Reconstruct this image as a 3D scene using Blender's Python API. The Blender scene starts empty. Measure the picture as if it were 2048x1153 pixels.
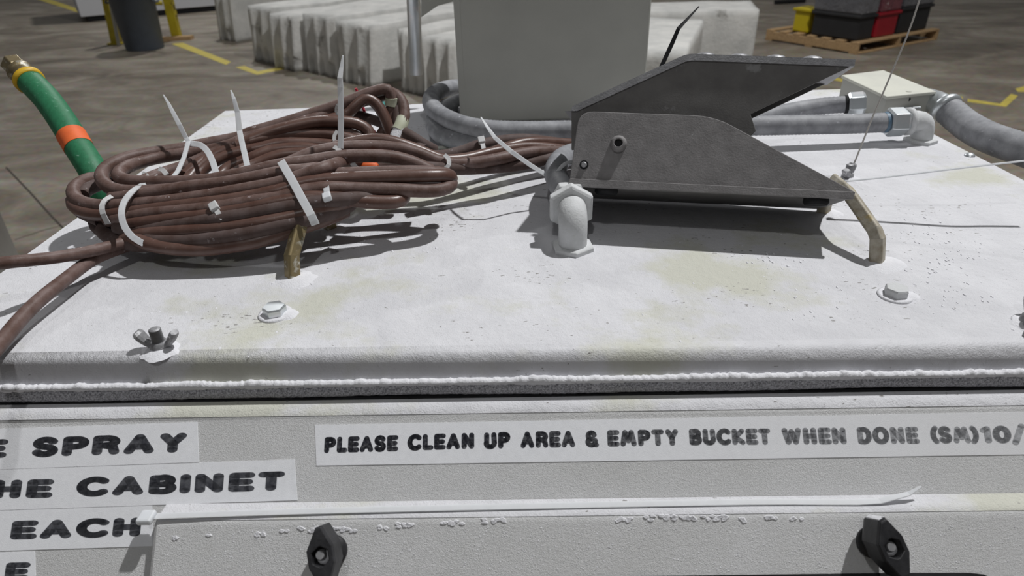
import bpy, math, random
from mathutils import Vector as V, Matrix, noise as mnoise
random.seed(7)
sc = bpy.context.scene
COL = sc.collection
# ------------------------------------------------------------------ camera
ZP = 1.24                      # height of the cabinet's top panel above the floor
FPX = 1330.0
pit, rol = math.radians(29.6), math.radians(1.5)
fw = V((0, math.cos(pit), -math.sin(pit))); u0 = V((0, math.sin(pit), math.cos(pit))); r0 = V((1, 0, 0))
RR = r0*math.cos(rol) - u0*math.sin(rol); UU = r0*math.sin(rol) + u0*math.cos(rol)
CAM = V((0, 0, ZP + .26))
cd = bpy.data.cameras.new('camera'); cam = bpy.data.objects.new('camera', cd); COL.objects.link(cam)
M = Matrix((RR, UU, -fw)).transposed().to_4x4(); M.translation = CAM
cam.matrix_world = M
cd.sensor_width = 36; cd.lens = FPX/2048*36; cd.clip_start = .02; cd.clip_end = 100
cd.dof.use_dof = True; cd.dof.focus_distance = .56; cd.dof.aperture_fstop = 11.0
sc.camera = cam
# ------------------------------------------------------------------ light
sc.view_settings.view_transform = 'Standard'; sc.view_settings.look = 'None'
sc.view_settings.exposure = .04; sc.view_settings.gamma = 1
w = bpy.data.worlds.new('world'); sc.world = w; w.use_nodes = True
bg = w.node_tree.nodes['Background']; bg.inputs[0].default_value = (.98, .99, 1.0, 1); bg.inputs[1].default_value = .095
def lamp(name, loc, target, size, power, col=(1, 1, 1)):
    l = bpy.data.lights.new(name, 'AREA'); l.shape = 'DISK'; l.size = size; l.energy = power; l.color = col
    o = bpy.data.objects.new(name, l); COL.objects.link(o); o.location = loc
    o.rotation_euler = (V(target) - V(loc)).to_track_quat('-Z', 'Y').to_euler()
KEYDIR = V((.45, .27, 1))
lamp('high_bay_light', V((0, .6, ZP)) + KEYDIR*7.3, (0, .6, ZP), .22, 600)
lamp('high_bay_light', V((-.9, -3.9, ZP + 6.9)), (0, .5, ZP), .4, 62)
lamp('high_bay_light', (-3.5, 13.5, 8.6), (-3.0, 11.5, 0), .5, 420)  # unseen lamp added to brighten the background floor
# ------------------------------------------------------------------ projection helpers (photo pixel -> point of the place)
def ray(x, y): return fw + RR*((x - 1024)/FPX) - UU*((y - 576.5)/FPX)
def az(x, y, z=0.0):           # on the horizontal plane z above the panel
    d = ray(x, y); return CAM + d*((z + ZP - CAM.z)/d.z)
def fz(x, y, z=0.0):           # on the floor (+z)
    return az(x, y, z - ZP)
def ay(x, y, Y):
    d = ray(x, y); return CAM + d*(Y/d.y)
def apl(x, y, p, n):
    d = ray(x, y); return CAM + d*((p - CAM).dot(n)/d.dot(n))
def P3(c): return ay(*c) if len(c) == 3 else az(c[0], c[1], c[3])
# ------------------------------------------------------------------ materials
def mat(name, c1, c2=None, rough=.7, metal=0, nscale=60, bump=0, bscale=400, spec=.5, c3=None, n3=.62, s3=25, stretch=None,
        bdist=.0008, bump2=0, bscale2=40, ramp=(.35, .65), coat=0):
    m = bpy.data.materials.new(name); m.use_nodes = True; nt = m.node_tree; N = nt.nodes; L = nt.links
    b = N['Principled BSDF']; b.inputs['Roughness'].default_value = rough; b.inputs['Metallic'].default_value = metal
    b.inputs['Specular IOR Level'].default_value = spec
    if coat: b.inputs['Coat Weight'].default_value = coat; b.inputs['Coat Roughness'].default_value = .15
    tc = N.new('ShaderNodeTexCoord'); src = tc.outputs['Object']
    if stretch:
        mp = N.new('ShaderNodeMapping'); mp.inputs['Scale'].default_value = stretch; L.new(src, mp.inputs[0]); src = mp.outputs[0]
    b.inputs['Base Color'].default_value = (*c1, 1)
    def nz(scale, detail=6):
        n = N.new('ShaderNodeTexNoise'); n.inputs['Scale'].default_value = scale; n.inputs['Detail'].default_value = detail
        n.inputs['Roughness'].default_value = .6; L.new(src, n.inputs['Vector']); return n
    out = None
    if c2:
        n = nz(nscale); cr = N.new('ShaderNodeValToRGB'); L.new(n.outputs['Fac'], cr.inputs[0])
        cr.color_ramp.elements[0].position = ramp[0]; cr.color_ramp.elements[1].position = ramp[1]
        cr.color_ramp.elements[0].color = (*c1, 1); cr.color_ramp.elements[1].color = (*c2, 1); out = cr.outputs[0]
    if c3:
        n = nz(s3, 8); cr = N.new('ShaderNodeValToRGB'); L.new(n.outputs['Fac'], cr.inputs[0])
        cr.color_ramp.elements[0].position = n3 - .04; cr.color_ramp.elements[1].position = n3 + .04
        mx = N.new('ShaderNodeMix'); mx.data_type = 'RGBA'; L.new(cr.outputs[0], mx.inputs['Factor'])
        if out: L.new(out, mx.inputs[6])
        else: mx.inputs[6].default_value = (*c1, 1)
        mx.inputs[7].default_value = (*c3, 1); out = mx.outputs[2]
    if out: L.new(out, b.inputs['Base Color'])
    if bump:
        n = nz(bscale, 4); bp = N.new('ShaderNodeBump'); bp.inputs['Strength'].default_value = bump; bp.inputs['Distance'].default_value = bdist
        L.new(n.outputs['Fac'], bp.inputs['Height']); last = bp
        if bump2:
            n = nz(bscale2, 5); b2 = N.new('ShaderNodeBump'); b2.inputs['Strength'].default_value = bump2; b2.inputs['Distance'].default_value = bdist*4
            L.new(n.outputs['Fac'], b2.inputs['Height']); L.new(bp.outputs[0], b2.inputs['Normal']); last = b2
        L.new(last.outputs[0], b.inputs['Normal'])
    m['out'] = 0
    return m
MT = {}
MT['powder_top'] = mat('powdered_panel', (.64, .64, .665), (.70, .70, .725), .95, bump=.9, bscale=1000, bdist=.0006, bump2=.5, bscale2=110,
                       c3=(.59, .59, .52), n3=.57, s3=6, nscale=30, spec=.15)
MT['powder'] = mat('white_powder', (.80, .80, .83), (.72, .72, .75), .98, bump=.8, bscale=700, bdist=.0008, spec=.1)
MT['body'] = mat('dusty_painted_steel', (.72, .72, .715), (.79, .79, .795), .9, bump=1, bscale=1900, bdist=.0008, bump2=.25, bscale2=600, nscale=18, spec=.15, ramp=(.3, .7))
MT['foam'] = mat('dusty_foam', (.20, .20, .225), (.80, .80, .85), .95, nscale=900, bump=1, bscale=1100, bdist=.0016, spec=.1, ramp=(.34, .64))
MT['black'] = mat('black_rubber', (.015, .015, .016), (.03, .03, .032), .8, spec=.2)
MT['label'] = mat('label_tape', (.91, .92, .95), (.86, .87, .90), .75, nscale=200, bump=.4, bscale=2000, bdist=.0004, spec=.2)
MT['tan_box'] = mat('dusty_beige_enamel', (.46, .46, .42), (.42, .42, .385), .6, nscale=12, bump=.2, bscale=900, bdist=.0003)
MT['beige'] = mat('beige_enamel', (.66, .66, .58), (.58, .58, .52), .6, nscale=20, bump=.1, bscale=500, bdist=.0003)
MT['cable'] = mat('brown_cable', (.095, .046, .034), (.140, .082, .066), .36, nscale=60, c3=(.30, .22, .21), n3=.70, s3=260, bump=.2, bscale=600, bdist=.0004, spec=.5)
MT['cable_dusty'] = mat('dusty_brown_cable', (.100, .056, .044), (.175, .120, .108), .5, nscale=75, c3=(.44, .38, .38), n3=.69, s3=170, bump=.4, bscale=600, bdist=.0005, spec=.3)
MT['cable_grey'] = mat('powdered_brown_cable', (.07, .043, .036), (.115, .085, .08), .7, nscale=60, c3=(.26, .23, .23), n3=.68, s3=150, bump=.3, bscale=600, bdist=.0004, spec=.3)
MT['tie'] = mat('white_nylon', (.70, .72, .75), (.66, .68, .70), .3, nscale=80, spec=.5)
_b = MT['tie'].node_tree.nodes['Principled BSDF']; _b.inputs['Subsurface Weight'].default_value = .7; _b.inputs['Subsurface Radius'].default_value = (1, 1, 1); _b.inputs['Subsurface Scale'].default_value = .004
MT['tie_dusty'] = mat('dusty_nylon', (.50, .50, .50), (.62, .62, .62), .8, nscale=90)
MT['tie_black'] = mat('black_nylon', (.012, .012, .014), None, .4)
MT['conduit'] = mat('grey_conduit', (.20, .205, .22), (.32, .325, .345), .6, nscale=55, c3=(.52, .52, .56), n3=.68, s3=130, bump=.3, bscale=500, bdist=.0005)
MT['zinc'] = mat('galvanised_metal', (.62, .66, .68), (.72, .75, .77), .35, metal=.75, nscale=30, c3=(.75, .75, .76), n3=.6, s3=60)
MT['fit_powder'] = mat('powdered_fitting', (.56, .57, .57), (.66, .67, .68), .7, nscale=60, bump=.6, bscale=500, bdist=.0007, spec=.3)
MT['steel'] = mat('dusty_steel', (.25, .25, .26), (.40, .40, .41), .55, metal=.5, nscale=180, bump=.4, bscale=800, bdist=.0004, c3=(.7, .7, .72), n3=.62, s3=150)
MT['brass'] = mat('brass', (.30, .235, .12), (.22, .175, .10), .42, metal=.65, nscale=80, c3=(.62, .60, .52), n3=.55, s3=70)
MT['brass_light'] = mat('powdered_brass', (.30, .26, .19), (.50, .47, .40), .6, metal=.1, nscale=90, c3=(.40, .32, .16), n3=.62, s3=60, bump=.3)
MT['pedal'] = mat('grey_cast_paint', (.20, .192, .192), (.26, .25, .25), .62, nscale=90, c3=(.5, .5, .51), n3=.73, s3=130, bump=.55, bscale=650, bdist=.0006, spec=.35)
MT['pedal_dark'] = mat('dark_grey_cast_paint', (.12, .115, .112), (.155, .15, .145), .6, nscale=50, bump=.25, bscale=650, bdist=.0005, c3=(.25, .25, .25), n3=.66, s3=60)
MT['pedal_edge'] = mat('worn_aluminium', (.36, .36, .375), (.27, .27, .28), .45, metal=.4, nscale=120, c3=(.6, .6, .62), n3=.70, s3=260, bump=.3, bscale=600)
MT['green'] = mat('green_rubber', (.016, .145, .062), (.024, .19, .085), .55, nscale=200, bump=.3, bscale=900, bdist=.0004, c3=(.16, .34, .24), n3=.66, s3=180)
MT['orange'] = mat('orange_tape', (.85, .16, .035), (.70, .12, .03), .6, nscale=60)
MT['yellow_band'] = mat('yellow_collar', (.75, .47, .02), (.62, .38, .02), .5, nscale=80)
MT['knob'] = mat('black_plastic_knob', (.010, .010, .012), (.03, .03, .033), .45, nscale=120, bump=.3, bscale=500, bdist=.0004)
MT['ink'] = mat('black_ink', (.048, .050, .060), (.115, .118, .13), .8, nscale=260, spec=.1)
MT['concrete'] = mat('white_block_concrete', (.56, .56, .54), (.72, .71, .68), .95, nscale=5, c3=(.30, .29, .27), n3=.66, s3=4, bump=.6, bscale=30, bdist=.01, spec=.1)
MT['bin'] = mat('grey_blue_plastic', (.075, .09, .112), (.085, .102, .128), .55, nscale=8)
MT['bin_grey'] = mat('dull_grey_paint', (.16, .155, .14), (.20, .19, .175), .7, nscale=8)
MT['yellow'] = mat('yellow_paint', (.52, .42, .02), (.40, .31, .015), .5, nscale=6, c3=(.10, .075, .01), n3=.62, s3=8)
MT['lineyellow'] = mat('yellow_floor_paint', (.62, .50, .09), (.48, .40, .09), .6, nscale=12, c3=(.28, .25, .15), n3=.66, s3=9)
MT['wood'] = mat('pallet_wood', (.50, .34, .18), (.36, .23, .12), .8, nscale=9, stretch=(1, 6, 6), spec=.2)
MT['red'] = mat('red_plastic', (.33, .008, .02), (.26, .006, .015), .4, nscale=4)
MT['yellow_tub'] = mat('yellow_plastic', (.58, .46, .01), (.52, .41, .01), .5, nscale=5)
MT['darkplastic'] = mat('black_tote_plastic', (.014, .014, .016), (.02, .02, .022), .6, nscale=6)
MT['greywrap'] = mat('grey_wrapped_plastic', (.11, .11, .12), (.15, .15, .16), .3, nscale=6, bump=.6, bscale=14, bdist=.03, c3=(.55, .55, .57), n3=.72, s3=9)
MT['redwrap'] = mat('wrapped_red_plastic', (.13, .045, .06), (.18, .06, .07), .3, nscale=6, bump=.6, bscale=14, bdist=.03, c3=(.55, .5, .5), n3=.7, s3=9)
MT['white_panel'] = mat('white_enamel', (.62, .63, .66), None, .5)
MT['string'] = mat('off_white_twine', (.62, .59, .55), (.50, .48, .45), .8, nscale=900)
MT['white_wire'] = mat('white_wire', (.62, .62, .55), None, .5)
MT['teal_wire'] = mat('teal_wire', (.05, .32, .30), None, .5)
MT['red_wire'] = mat('red_wire', (.55, .04, .07), None, .45)
MT['tape_pale'] = mat('pale_green_tape', (.50, .52, .38), (.58, .60, .48), .6, nscale=90)
# floor: polished, streaked concrete
def floor_mat():
    m = bpy.data.materials.new('concrete_floor'); m.use_nodes = True; nt = m.node_tree; N = nt.nodes; L = nt.links
    b = N['Principled BSDF']; tc = N.new('ShaderNodeTexCoord'); mp = N.new('ShaderNodeMapping'); mp.inputs['Scale'].default_value = (1, 1.7, 1); mp.inputs['Rotation'].default_value = (0, 0, .35)
    L.new(tc.outputs['Object'], mp.inputs[0])
    n1 = N.new('ShaderNodeTexNoise'); n1.inputs['Scale'].default_value = .9; n1.inputs['Detail'].default_value = 9; n1.inputs['Roughness'].default_value = .62; n1.inputs['Distortion'].default_value = .9
    L.new(mp.outputs[0], n1.inputs['Vector'])
    cr = N.new('ShaderNodeValToRGB'); L.new(n1.outputs['Fac'], cr.inputs[0]); e = cr.color_ramp.elements
    e[0].position = .3; e[0].color = (.105, .084, .062, 1); e[1].position = .72; e[1].color = (.36, .325, .27, 1)
    k = cr.color_ramp.elements.new(.5); k.color = (.215, .183, .142, 1)
    n2 = N.new('ShaderNodeTexNoise'); n2.inputs['Scale'].default_value = 22; n2.inputs['Detail'].default_value = 8; L.new(tc.outputs['Object'], n2.inputs['Vector'])
    mx = N.new('ShaderNodeMix'); mx.data_type = 'RGBA'; mx.blend_type = 'OVERLAY'; mx.inputs['Factor'].default_value = .35
    L.new(cr.outputs[0], mx.inputs[6]); L.new(n2.outputs['Color'], mx.inputs[7])
    hs = N.new('ShaderNodeHueSaturation'); hs.inputs['Saturation'].default_value = .95; L.new(mx.outputs[2], hs.inputs['Color'])
    L.new(hs.outputs[0], b.inputs['Base Color'])
    r = N.new('ShaderNodeMapRange'); r.inputs[3].default_value = .32; r.inputs[4].default_value = .62; L.new(n1.outputs['Fac'], r.inputs[0]); L.new(r.outputs[0], b.inputs['Roughness'])
    b.inputs['Specular IOR Level'].default_value = .4
    return m
MT['floor'] = floor_mat()
# ink that disappears under powder towards the right
def ink_fade():
    m = bpy.data.materials.new('ink_under_powder'); m.use_nodes = True; nt = m.node_tree; N = nt.nodes; L = nt.links
    b = N['Principled BSDF']; b.inputs['Roughness'].default_value = .85; b.inputs['Specular IOR Level'].default_value = .1
    g = N.new('ShaderNodeNewGeometry'); sp = N.new('ShaderNodeSeparateXYZ'); L.new(g.outputs['Position'], sp.inputs[0])
    r = N.new('ShaderNodeMapRange'); r.inputs[1].default_value = -.02; r.inputs[2].default_value = .35; r.inputs[3].default_value = 0; r.inputs[4].default_value = .60; L.new(sp.outputs[0], r.inputs[0])
    n = N.new('ShaderNodeTexNoise'); n.inputs['Scale'].default_value = 420; n.inputs['Detail'].default_value = 5; L.new(g.outputs['Position'], n.inputs['Vector'])
    a = N.new('ShaderNodeMath'); a.operation = 'MULTIPLY_ADD'; L.new(n.outputs['Fac'], a.inputs[0]); a.inputs[1].default_value = .7; a.inputs[2].default_value = -.33
    ad = N.new('ShaderNodeMath'); ad.operation = 'ADD'; ad.use_clamp = True; L.new(a.outputs[0], ad.inputs[0]); L.new(r.outputs[0], ad.inputs[1])
    mx = N.new('ShaderNodeMix'); mx.data_type = 'RGBA'; L.new(ad.outputs[0], mx.inputs['Factor'])
    mx.inputs[6].default_value = (.035, .036, .045, 1); mx.inputs[7].default_value = (.66, .67, .69, 1); L.new(mx.outputs[2], b.inputs['Base Color'])
    bn = N.new('ShaderNodeTexNoise'); bn.inputs['Scale'].default_value = 1000; L.new(g.outputs['Position'], bn.inputs['Vector'])
    bp = N.new('ShaderNodeBump'); bp.inputs['Strength'].default_value = .4; bp.inputs['Distance'].default_value = .0005; L.new(bn.outputs['Fac'], bp.inputs['Height']); L.new(bp.outputs[0], b.inputs['Normal'])
    return m
MT['ink_fade'] = ink_fade()
def label_fade():
    m = MT['label'].copy(); m.name = 'label_tape_under_powder'; nt = m.node_tree; N = nt.nodes; L = nt.links; b = N['Principled BSDF']
    old = b.inputs['Base Color'].links[0].from_socket
    g = N.new('ShaderNodeNewGeometry'); sp = N.new('ShaderNodeSeparateXYZ'); L.new(g.outputs['Position'], sp.inputs[0])
    r = N.new('ShaderNodeMapRange'); r.inputs[1].default_value = .05; r.inputs[2].default_value = .34; r.inputs[4].default_value = .8; L.new(sp.outputs[0], r.inputs[0])
    mx = N.new('ShaderNodeMix'); mx.data_type = 'RGBA'; L.new(r.outputs[0], mx.inputs['Factor']); L.new(old, mx.inputs[6]); mx.inputs[7].default_value = (.79, .79, .80, 1); L.new(mx.outputs[2], b.inputs['Base Color'])
    return m
MT['label_fade'] = label_fade()
def add_pit_shadows(m, scale, thr, col):
    nt = m.node_tree; N = nt.nodes; L = nt.links; b = N['Principled BSDF']; old = b.inputs['Base Color'].links[0].from_socket
    tc = N.new('ShaderNodeTexCoord'); mp = N.new('ShaderNodeMapping'); mp.inputs['Scale'].default_value = (.55, 1.2, 1); L.new(tc.outputs['Object'], mp.inputs[0])
    n = N.new('ShaderNodeTexNoise'); n.inputs['Scale'].default_value = scale; n.inputs['Detail'].default_value = 3; L.new(mp.outputs[0], n.inputs['Vector'])
    k = N.new('ShaderNodeTexNoise'); k.inputs['Scale'].default_value = scale*.06; k.inputs['Detail'].default_value = 2; L.new(mp.outputs[0], k.inputs['Vector'])
    ad = N.new('ShaderNodeMath'); ad.operation = 'MULTIPLY_ADD'; ad.inputs[1].default_value = .45; L.new(k.outputs['Fac'], ad.inputs[0]); L.new(n.outputs['Fac'], ad.inputs[2])
    r = N.new('ShaderNodeMapRange'); r.inputs[1].default_value = thr; r.inputs[2].default_value = thr + .03; L.new(ad.outputs[0], r.inputs[0])
    mx = N.new('ShaderNodeMix'); mx.data_type = 'RGBA'; L.new(r.outputs[0], mx.inputs['Factor']); L.new(old, mx.inputs[6]); mx.inputs[7].default_value = (*col, 1); L.new(mx.outputs[2], b.inputs['Base Color'])
add_pit_shadows(MT['powder_top'], 330, .94, (.26, .25, .24))  # dark specks paint small pit shadows into the panel colour
# ------------------------------------------------------------------ object helpers
def tag(o, label=None, cat=None, group=None, kind=None):
    if label: o['label'] = label
    if cat: o['category'] = cat
    if group: o['group'] = group
    if kind: o['kind'] = kind
    return o
def empty(name, loc, label=None, cat=None, group=None, parent=None):
    o = bpy.data.objects.new(name, None); COL.objects.link(o); o.location = V(loc) - (parent_world(parent) if parent else V((0, 0, 0))); o.parent = parent; o.empty_display_size = .01
    return tag(o, label, cat, group)
def perp(t):
    a = V((0, 0, 1)) if abs(t.z) < .9 else V((1, 0, 0))
    return t.cross(a).normalized()
def catmull(pts, step=.006, closed=False):
    pts = [V(p) for p in pts]; n = len(pts)
    if n < 3 and not closed: return pts
    out = []
    rng = range(n if closed else n - 1)
    for i in rng:
        if closed: p0, p1, p2, p3 = pts[(i-1) % n], pts[i], pts[(i+1) % n], pts[(i+2) % n]
        else: p0 = pts[max(i-1, 0)]; p1 = pts[i]; p2 = pts[i+1]; p3 = pts[min(i+2, n-1)]
        k = max(2, int((p2-p1).length/step))
        for j in range(k):
            t = j/k
            out.append(.5*((2*p1) + (p2-p0)*t + (2*p0-5*p1+4*p2-p3)*t*t + (3*p1-p0-3*p2+p3)*t**3))
    if not closed: out.append(pts[-1])
    return out
class MB:
    def __init__(s): s.v = []; s.f = []; s.sm = []
    def add(s, vs, fs, smooth=False):
        k = len(s.v); s.v += [V(x) for x in vs]; s.f += [tuple(i+k for i in f) for f in fs]; s.sm += [smooth]*len(fs); return s
    def box(s, c, size, ax=None):
        ax = ax or (V((1, 0, 0)), V((0, 1, 0)), V((0, 0, 1))); c = V(c)
        vs = [c + ax[0]*(size[0]/2*i) + ax[1]*(size[1]/2*j) + ax[2]*(size[2]/2*k) for i in (-1, 1) for j in (-1, 1) for k in (-1, 1)]
        return s.add(vs, [(0, 1, 3, 2), (4, 6, 7, 5), (0, 4, 5, 1), (2, 3, 7, 6), (0, 2, 6, 4), (1, 5, 7, 3)])
    def prism(s, poly, ext):
        n = len(poly); ext = V(ext); a = [V(p) for p in poly]
        nn = V((0, 0, 0))
        for i in range(n): nn += a[i].cross(a[(i+1) % n])
        if nn.dot(ext) > 0: a = a[::-1]
        b = [p + ext for p in a]
        return s.add(a + b, [tuple(range(n)), tuple(range(2*n-1, n-1, -1))] + [(i, i+n, (i+1) % n + n, (i+1) % n) for i in range(n)])
    def rings(s, rings, cap=True, closed=False, smooth=True):
        n = len(rings[0]); k = len(rings); vs = [p for r in rings for p in r]; fs = []
        for i in range(k if closed else k-1):
            a = i*n; b = ((i+1) % k)*n
            for j in range(n): fs.append((a+j, a+(j+1) % n, b+(j+1) % n, b+j))
        s.add(vs, fs, smooth)
        if cap and not closed:
            s.add(rings[0], [tuple(range(n-1, -1, -1))]); s.add(rings[-1], [tuple(range(n))])
        return s
    def tube(s, path, r, seg=12, closed=False, cap=True, sm=True, step=.006, ridges=None, sect=None, up=None, twist=0):
        pts = catmull(path, step, closed) if sm else [V(p) for p in path]
        n = len(pts); T = []
        for i in range(n):
            a = pts[(i-1) % n] if (closed or i > 0) else pts[0]; b = pts[(i+1) % n] if (closed or i < n-1) else pts[-1]
            T.append((b-a).normalized())
        N0 = up.copy() if up else perp(T[0]); rings = []; L = 0
        for i in range(n):
            N0 = (N0 - T[i]*N0.dot(T[i])).normalized(); B = T[i].cross(N0)
            rr = r(i/(n-1)) if callable(r) else r
            if ridges: rr += ridges[0]*(.5 if i % 2 else -.5)
            if sect: rings.append([pts[i] + N0*(x*rr) + B*(y*rr) for x, y in sect])
            else: rings.append([pts[i] + N0*(rr*math.cos(2*math.pi*j/seg + twist)) + B*(rr*math.sin(2*math.pi*j/seg + twist)) for j in range(seg)])
        return s.rings(rings, cap, closed, smooth=not sect)
    def lathe(s, o, axis, prof, seg=20, smooth=True, x0=None):
        o = V(o); axis = V(axis).normalized(); N0 = x0 or perp(axis); N0 = (N0 - axis*N0.dot(axis)).normalized(); B = axis.cross(N0)
        rings = [[o + axis*h + N0*(max(r, 1e-5)*math.cos(2*math.pi*j/seg)) + B*(max(r, 1e-5)*math.sin(2*math.pi*j/seg)) for j in range(seg)] for r, h in prof]
        return s.rings(rings, True, False, smooth)
    def ribbon(s, path, width, thick, nrm, sm=True, taper=True, step=.004):
        pts = catmull(path, step) if sm else [V(p) for p in path]; n = len(pts); rings = []
        for i in range(n):
            t = (pts[min(i+1, n-1)] - pts[max(i-1, 0)]).normalized(); nr = V(nrm); nr = (nr - t*nr.dot(t)).normalized(); b = t.cross(nr)
            wv = width/2
            if taper and i >= n-3: wv *= (.9, .65, .25)[i-(n-3)]
            rings.append([pts[i]+b*wv+nr*thick/2, pts[i]-b*wv+nr*thick/2, pts[i]-b*wv-nr*thick/2, pts[i]+b*wv-nr*thick/2])
        return s.rings(rings, True, False, False)
    def build(s, name, m, parent=None, bevel=0, seg=2, disp=None):
        me = bpy.data.meshes.new(name); off = parent_world(parent) if parent else V((0, 0, 0))
        c = off if parent else (sum(s.v, V((0, 0, 0)))/len(s.v))
        if not parent:
            c = V((c.x, c.y, min(v.z for v in s.v)))
        me.from_pydata([v - c for v in s.v], [], s.f); me.update()
        me.polygons.foreach_set('use_smooth', s.sm); me.materials.append(MT[m] if isinstance(m, str) else m)
        o = bpy.data.objects.new(name, me); COL.objects.link(o)
        if parent: o.parent = parent
        else: o.location = c
        if bevel:
            b = o.modifiers.new('bevel', 'BEVEL'); b.width = bevel; b.segments = seg; b.limit_method = 'ANGLE'; b.angle_limit = .6
            b.harden_normals = False
        return o
def parent_world(p):
    v = V((0, 0, 0))
    while p: v += V(p.location); p = p.parent
    return v
def hexring(o, axis, r, h, x0=None, cham=.12):
    """chamfered hexagon nut profile as a lathe with 6 sides"""
    return dict(o=o, axis=axis, prof=[(r*(1-cham), 0), (r, h*.12), (r, h*.85), (r*(1-cham), h)], seg=6, smooth=False, x0=x0)
# ------------------------------------------------------------------ floor
fb = MB(); fb.box((0, 12, -.05), (60, 60, .1)); tag(fb.build('floor', 'floor'), kind='structure')
# ------------------------------------------------------------------ front frame of the cabinet
FO = V((0, .367, ZP)); FE = V((1, -.0174, 0)).normalized(); FM = V((-.0174, -1, 0)).normalized(); FZ = V((0, 0, 1))
def F(s, out, z): return FO + FE*s + FM*out + FZ*z
SL = math.radians(43); FD = (FM*math.sin(SL) - FZ*math.cos(SL)).normalized(); FN = (FM*math.cos(SL) + FZ*math.sin(SL)).normalized()
KO = .0190; KZ = -.028
KP = F(0, KO, KZ)
def S(s, t, off=0): return KP + FE*s + FD*t + FN*off          # slope coordinates
def spx(x, y, off=0):
    p = apl(x, y, KP + FN*off, FN) - KP; return p.dot(FE), p.dot(FD)
XL, XR = -.445, .56
# ------------------------------------------------------------------ cabinet
cab = empty('spray_cabinet', V((.05, .7, 0)), 'large powder-covered off-white steel cabinet with a sloped front and flat top', 'cabinet')
# body shell
b = MB(); arc = []
for i in range(9):
    a = i/8; p0 = V((KO-.008, KZ)); p1 = V((KO+.001, KZ)); p2 = V((KO+math.sin(SL)*.009, KZ-math.cos(SL)*.009))
    q = (1-a)**2*p0 + 2*a*(1-a)*p1 + a*a*p2; arc.append((q.x, q.y))
tb = .30
prof = [(-.68, KZ), (-.02, KZ)] + arc + [(KO+math.sin(SL)*tb, KZ-math.cos(SL)*tb), (KO+math.sin(SL)*tb, -ZP+.12), (-.68, -ZP+.12)]
n = len(prof)
vs = [F(XL+.01, o, z) for o, z in prof] + [F(XR-.012, o, z) for o, z in prof]
fs = [tuple(range(n-1, -1, -1)), tuple(range(n, 2*n))] + [(i, (i+1) % n, (i+1) % n+n, i+n) for i in range(n)]
b.add(vs, fs)
for i in range(3, 10): b.sm[2+i-1] = True
b.build('body', 'body', cab)
for sx in (-.38, .48):
    for o in (-.62, .12):
        l = MB(); l.box(F(sx, o, -ZP+.06), (.05, .05, .12)); l.build('leg', 'body', cab)
# lid (top panel with a rolled front lip)
lid = MB()
lp = [(-.012, 0)] + [(-.007 + .007*math.sin(a*math.pi/16), -.007 + .007*math.cos(a*math.pi/16)) for a in range(0, 6)] + [(.0066, -.0152), (.001, -.0162), (-.006, -.006)]
ends = []
for sx, back in ((XL+.008, az(450, 222)), (XR-.015, az(1690, 178))):
    pts = [F(sx, o, z) for o, z in lp]
    backt = V((F(sx, 0, 0).x if False else back.x, back.y, ZP)); ends.append([backt - FZ*.019, backt] + pts)
n = len(ends[0])
lid.add(ends[0] + ends[1], [tuple(range(n-1, -1, -1)), tuple(range(n, 2*n))] + [(i, (i+1) % n, (i+1) % n+n, i+n) for i in range(n)])
for i in range(2, 9): lid.sm[2+i] = True
lid.build('lid', 'powder_top', cab)
pl = MB()
pp = [(-.004, KZ+.0003)] + [(o+.0002, z+.0003) for o, z in arc[:7]]
vs = [F(XL+.012, o, z) for o, z in pp] + [F(XR-.014, o, z) for o, z in pp]; n = len(pp)
pl.add(vs, [(i, i+1, i+1+n, i+n) for i in range(n-1)], True); pl.build('powder_layer', 'powder_top', cab)
# black strip behind paints in the shade of the gap, foam weather strip in front
g = MB(); g.box(F(.055, -.0035, -.0275), (XR-XL-.05, .0290, .0016), (FE, FM, FZ)); g.build('gap_shade_strip', 'black', cab)
fm = MB(); rings = []
N_ = 420
for i in range(N_+1):
    s_ = XL + .012 + (XR-XL-.03)*i/N_; ring = []
    sag = .0020*max(0, (-s_-.02)/.35)**2 + .0006*math.sin(s_*19) + .0005*math.sin(s_*41+1)
    for j in range(18):
        a = 2*math.pi*j/18; r_ = 1 + .07*mnoise.noise(V((s_*260, a*3, 1))) + .05*mnoise.noise(V((s_*900, a*6, 5)))
        ring.append(F(s_, .0052 + .0062*r_*math.cos(a), -.0216 - sag*.7 + .0060*r_*math.sin(a)))
    rings.append(ring)
fm.rings(rings); fm.build('foam_strip', 'foam', cab)
pw = MB(); rings = []
for i in range(N_*2+1):                                   # crust of powder lying along the top of the strip
    s_ = XL + .02 + (XR-XL-.045)*i/(N_*2); ring = []
    hgt = .0012 + .0020*max(0, mnoise.noise(V((s_*25, 0, 3)))) + .0018*abs(mnoise.noise(V((s_*120, 2, 3)))) + .0008*mnoise.noise(V((s_*500, 2, 3)))
    hgt = max(hgt, .0011)*1.25
    for j in range(8):
        a = 2*math.pi*j/8
        ring.append(F(s_, .0078 + .0030*math.cos(a), -.0160 + hgt*1.3*math.sin(a)))
    rings.append(ring)
pw.rings(rings); pw.build('powder_crust', 'powder', cab)
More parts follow.
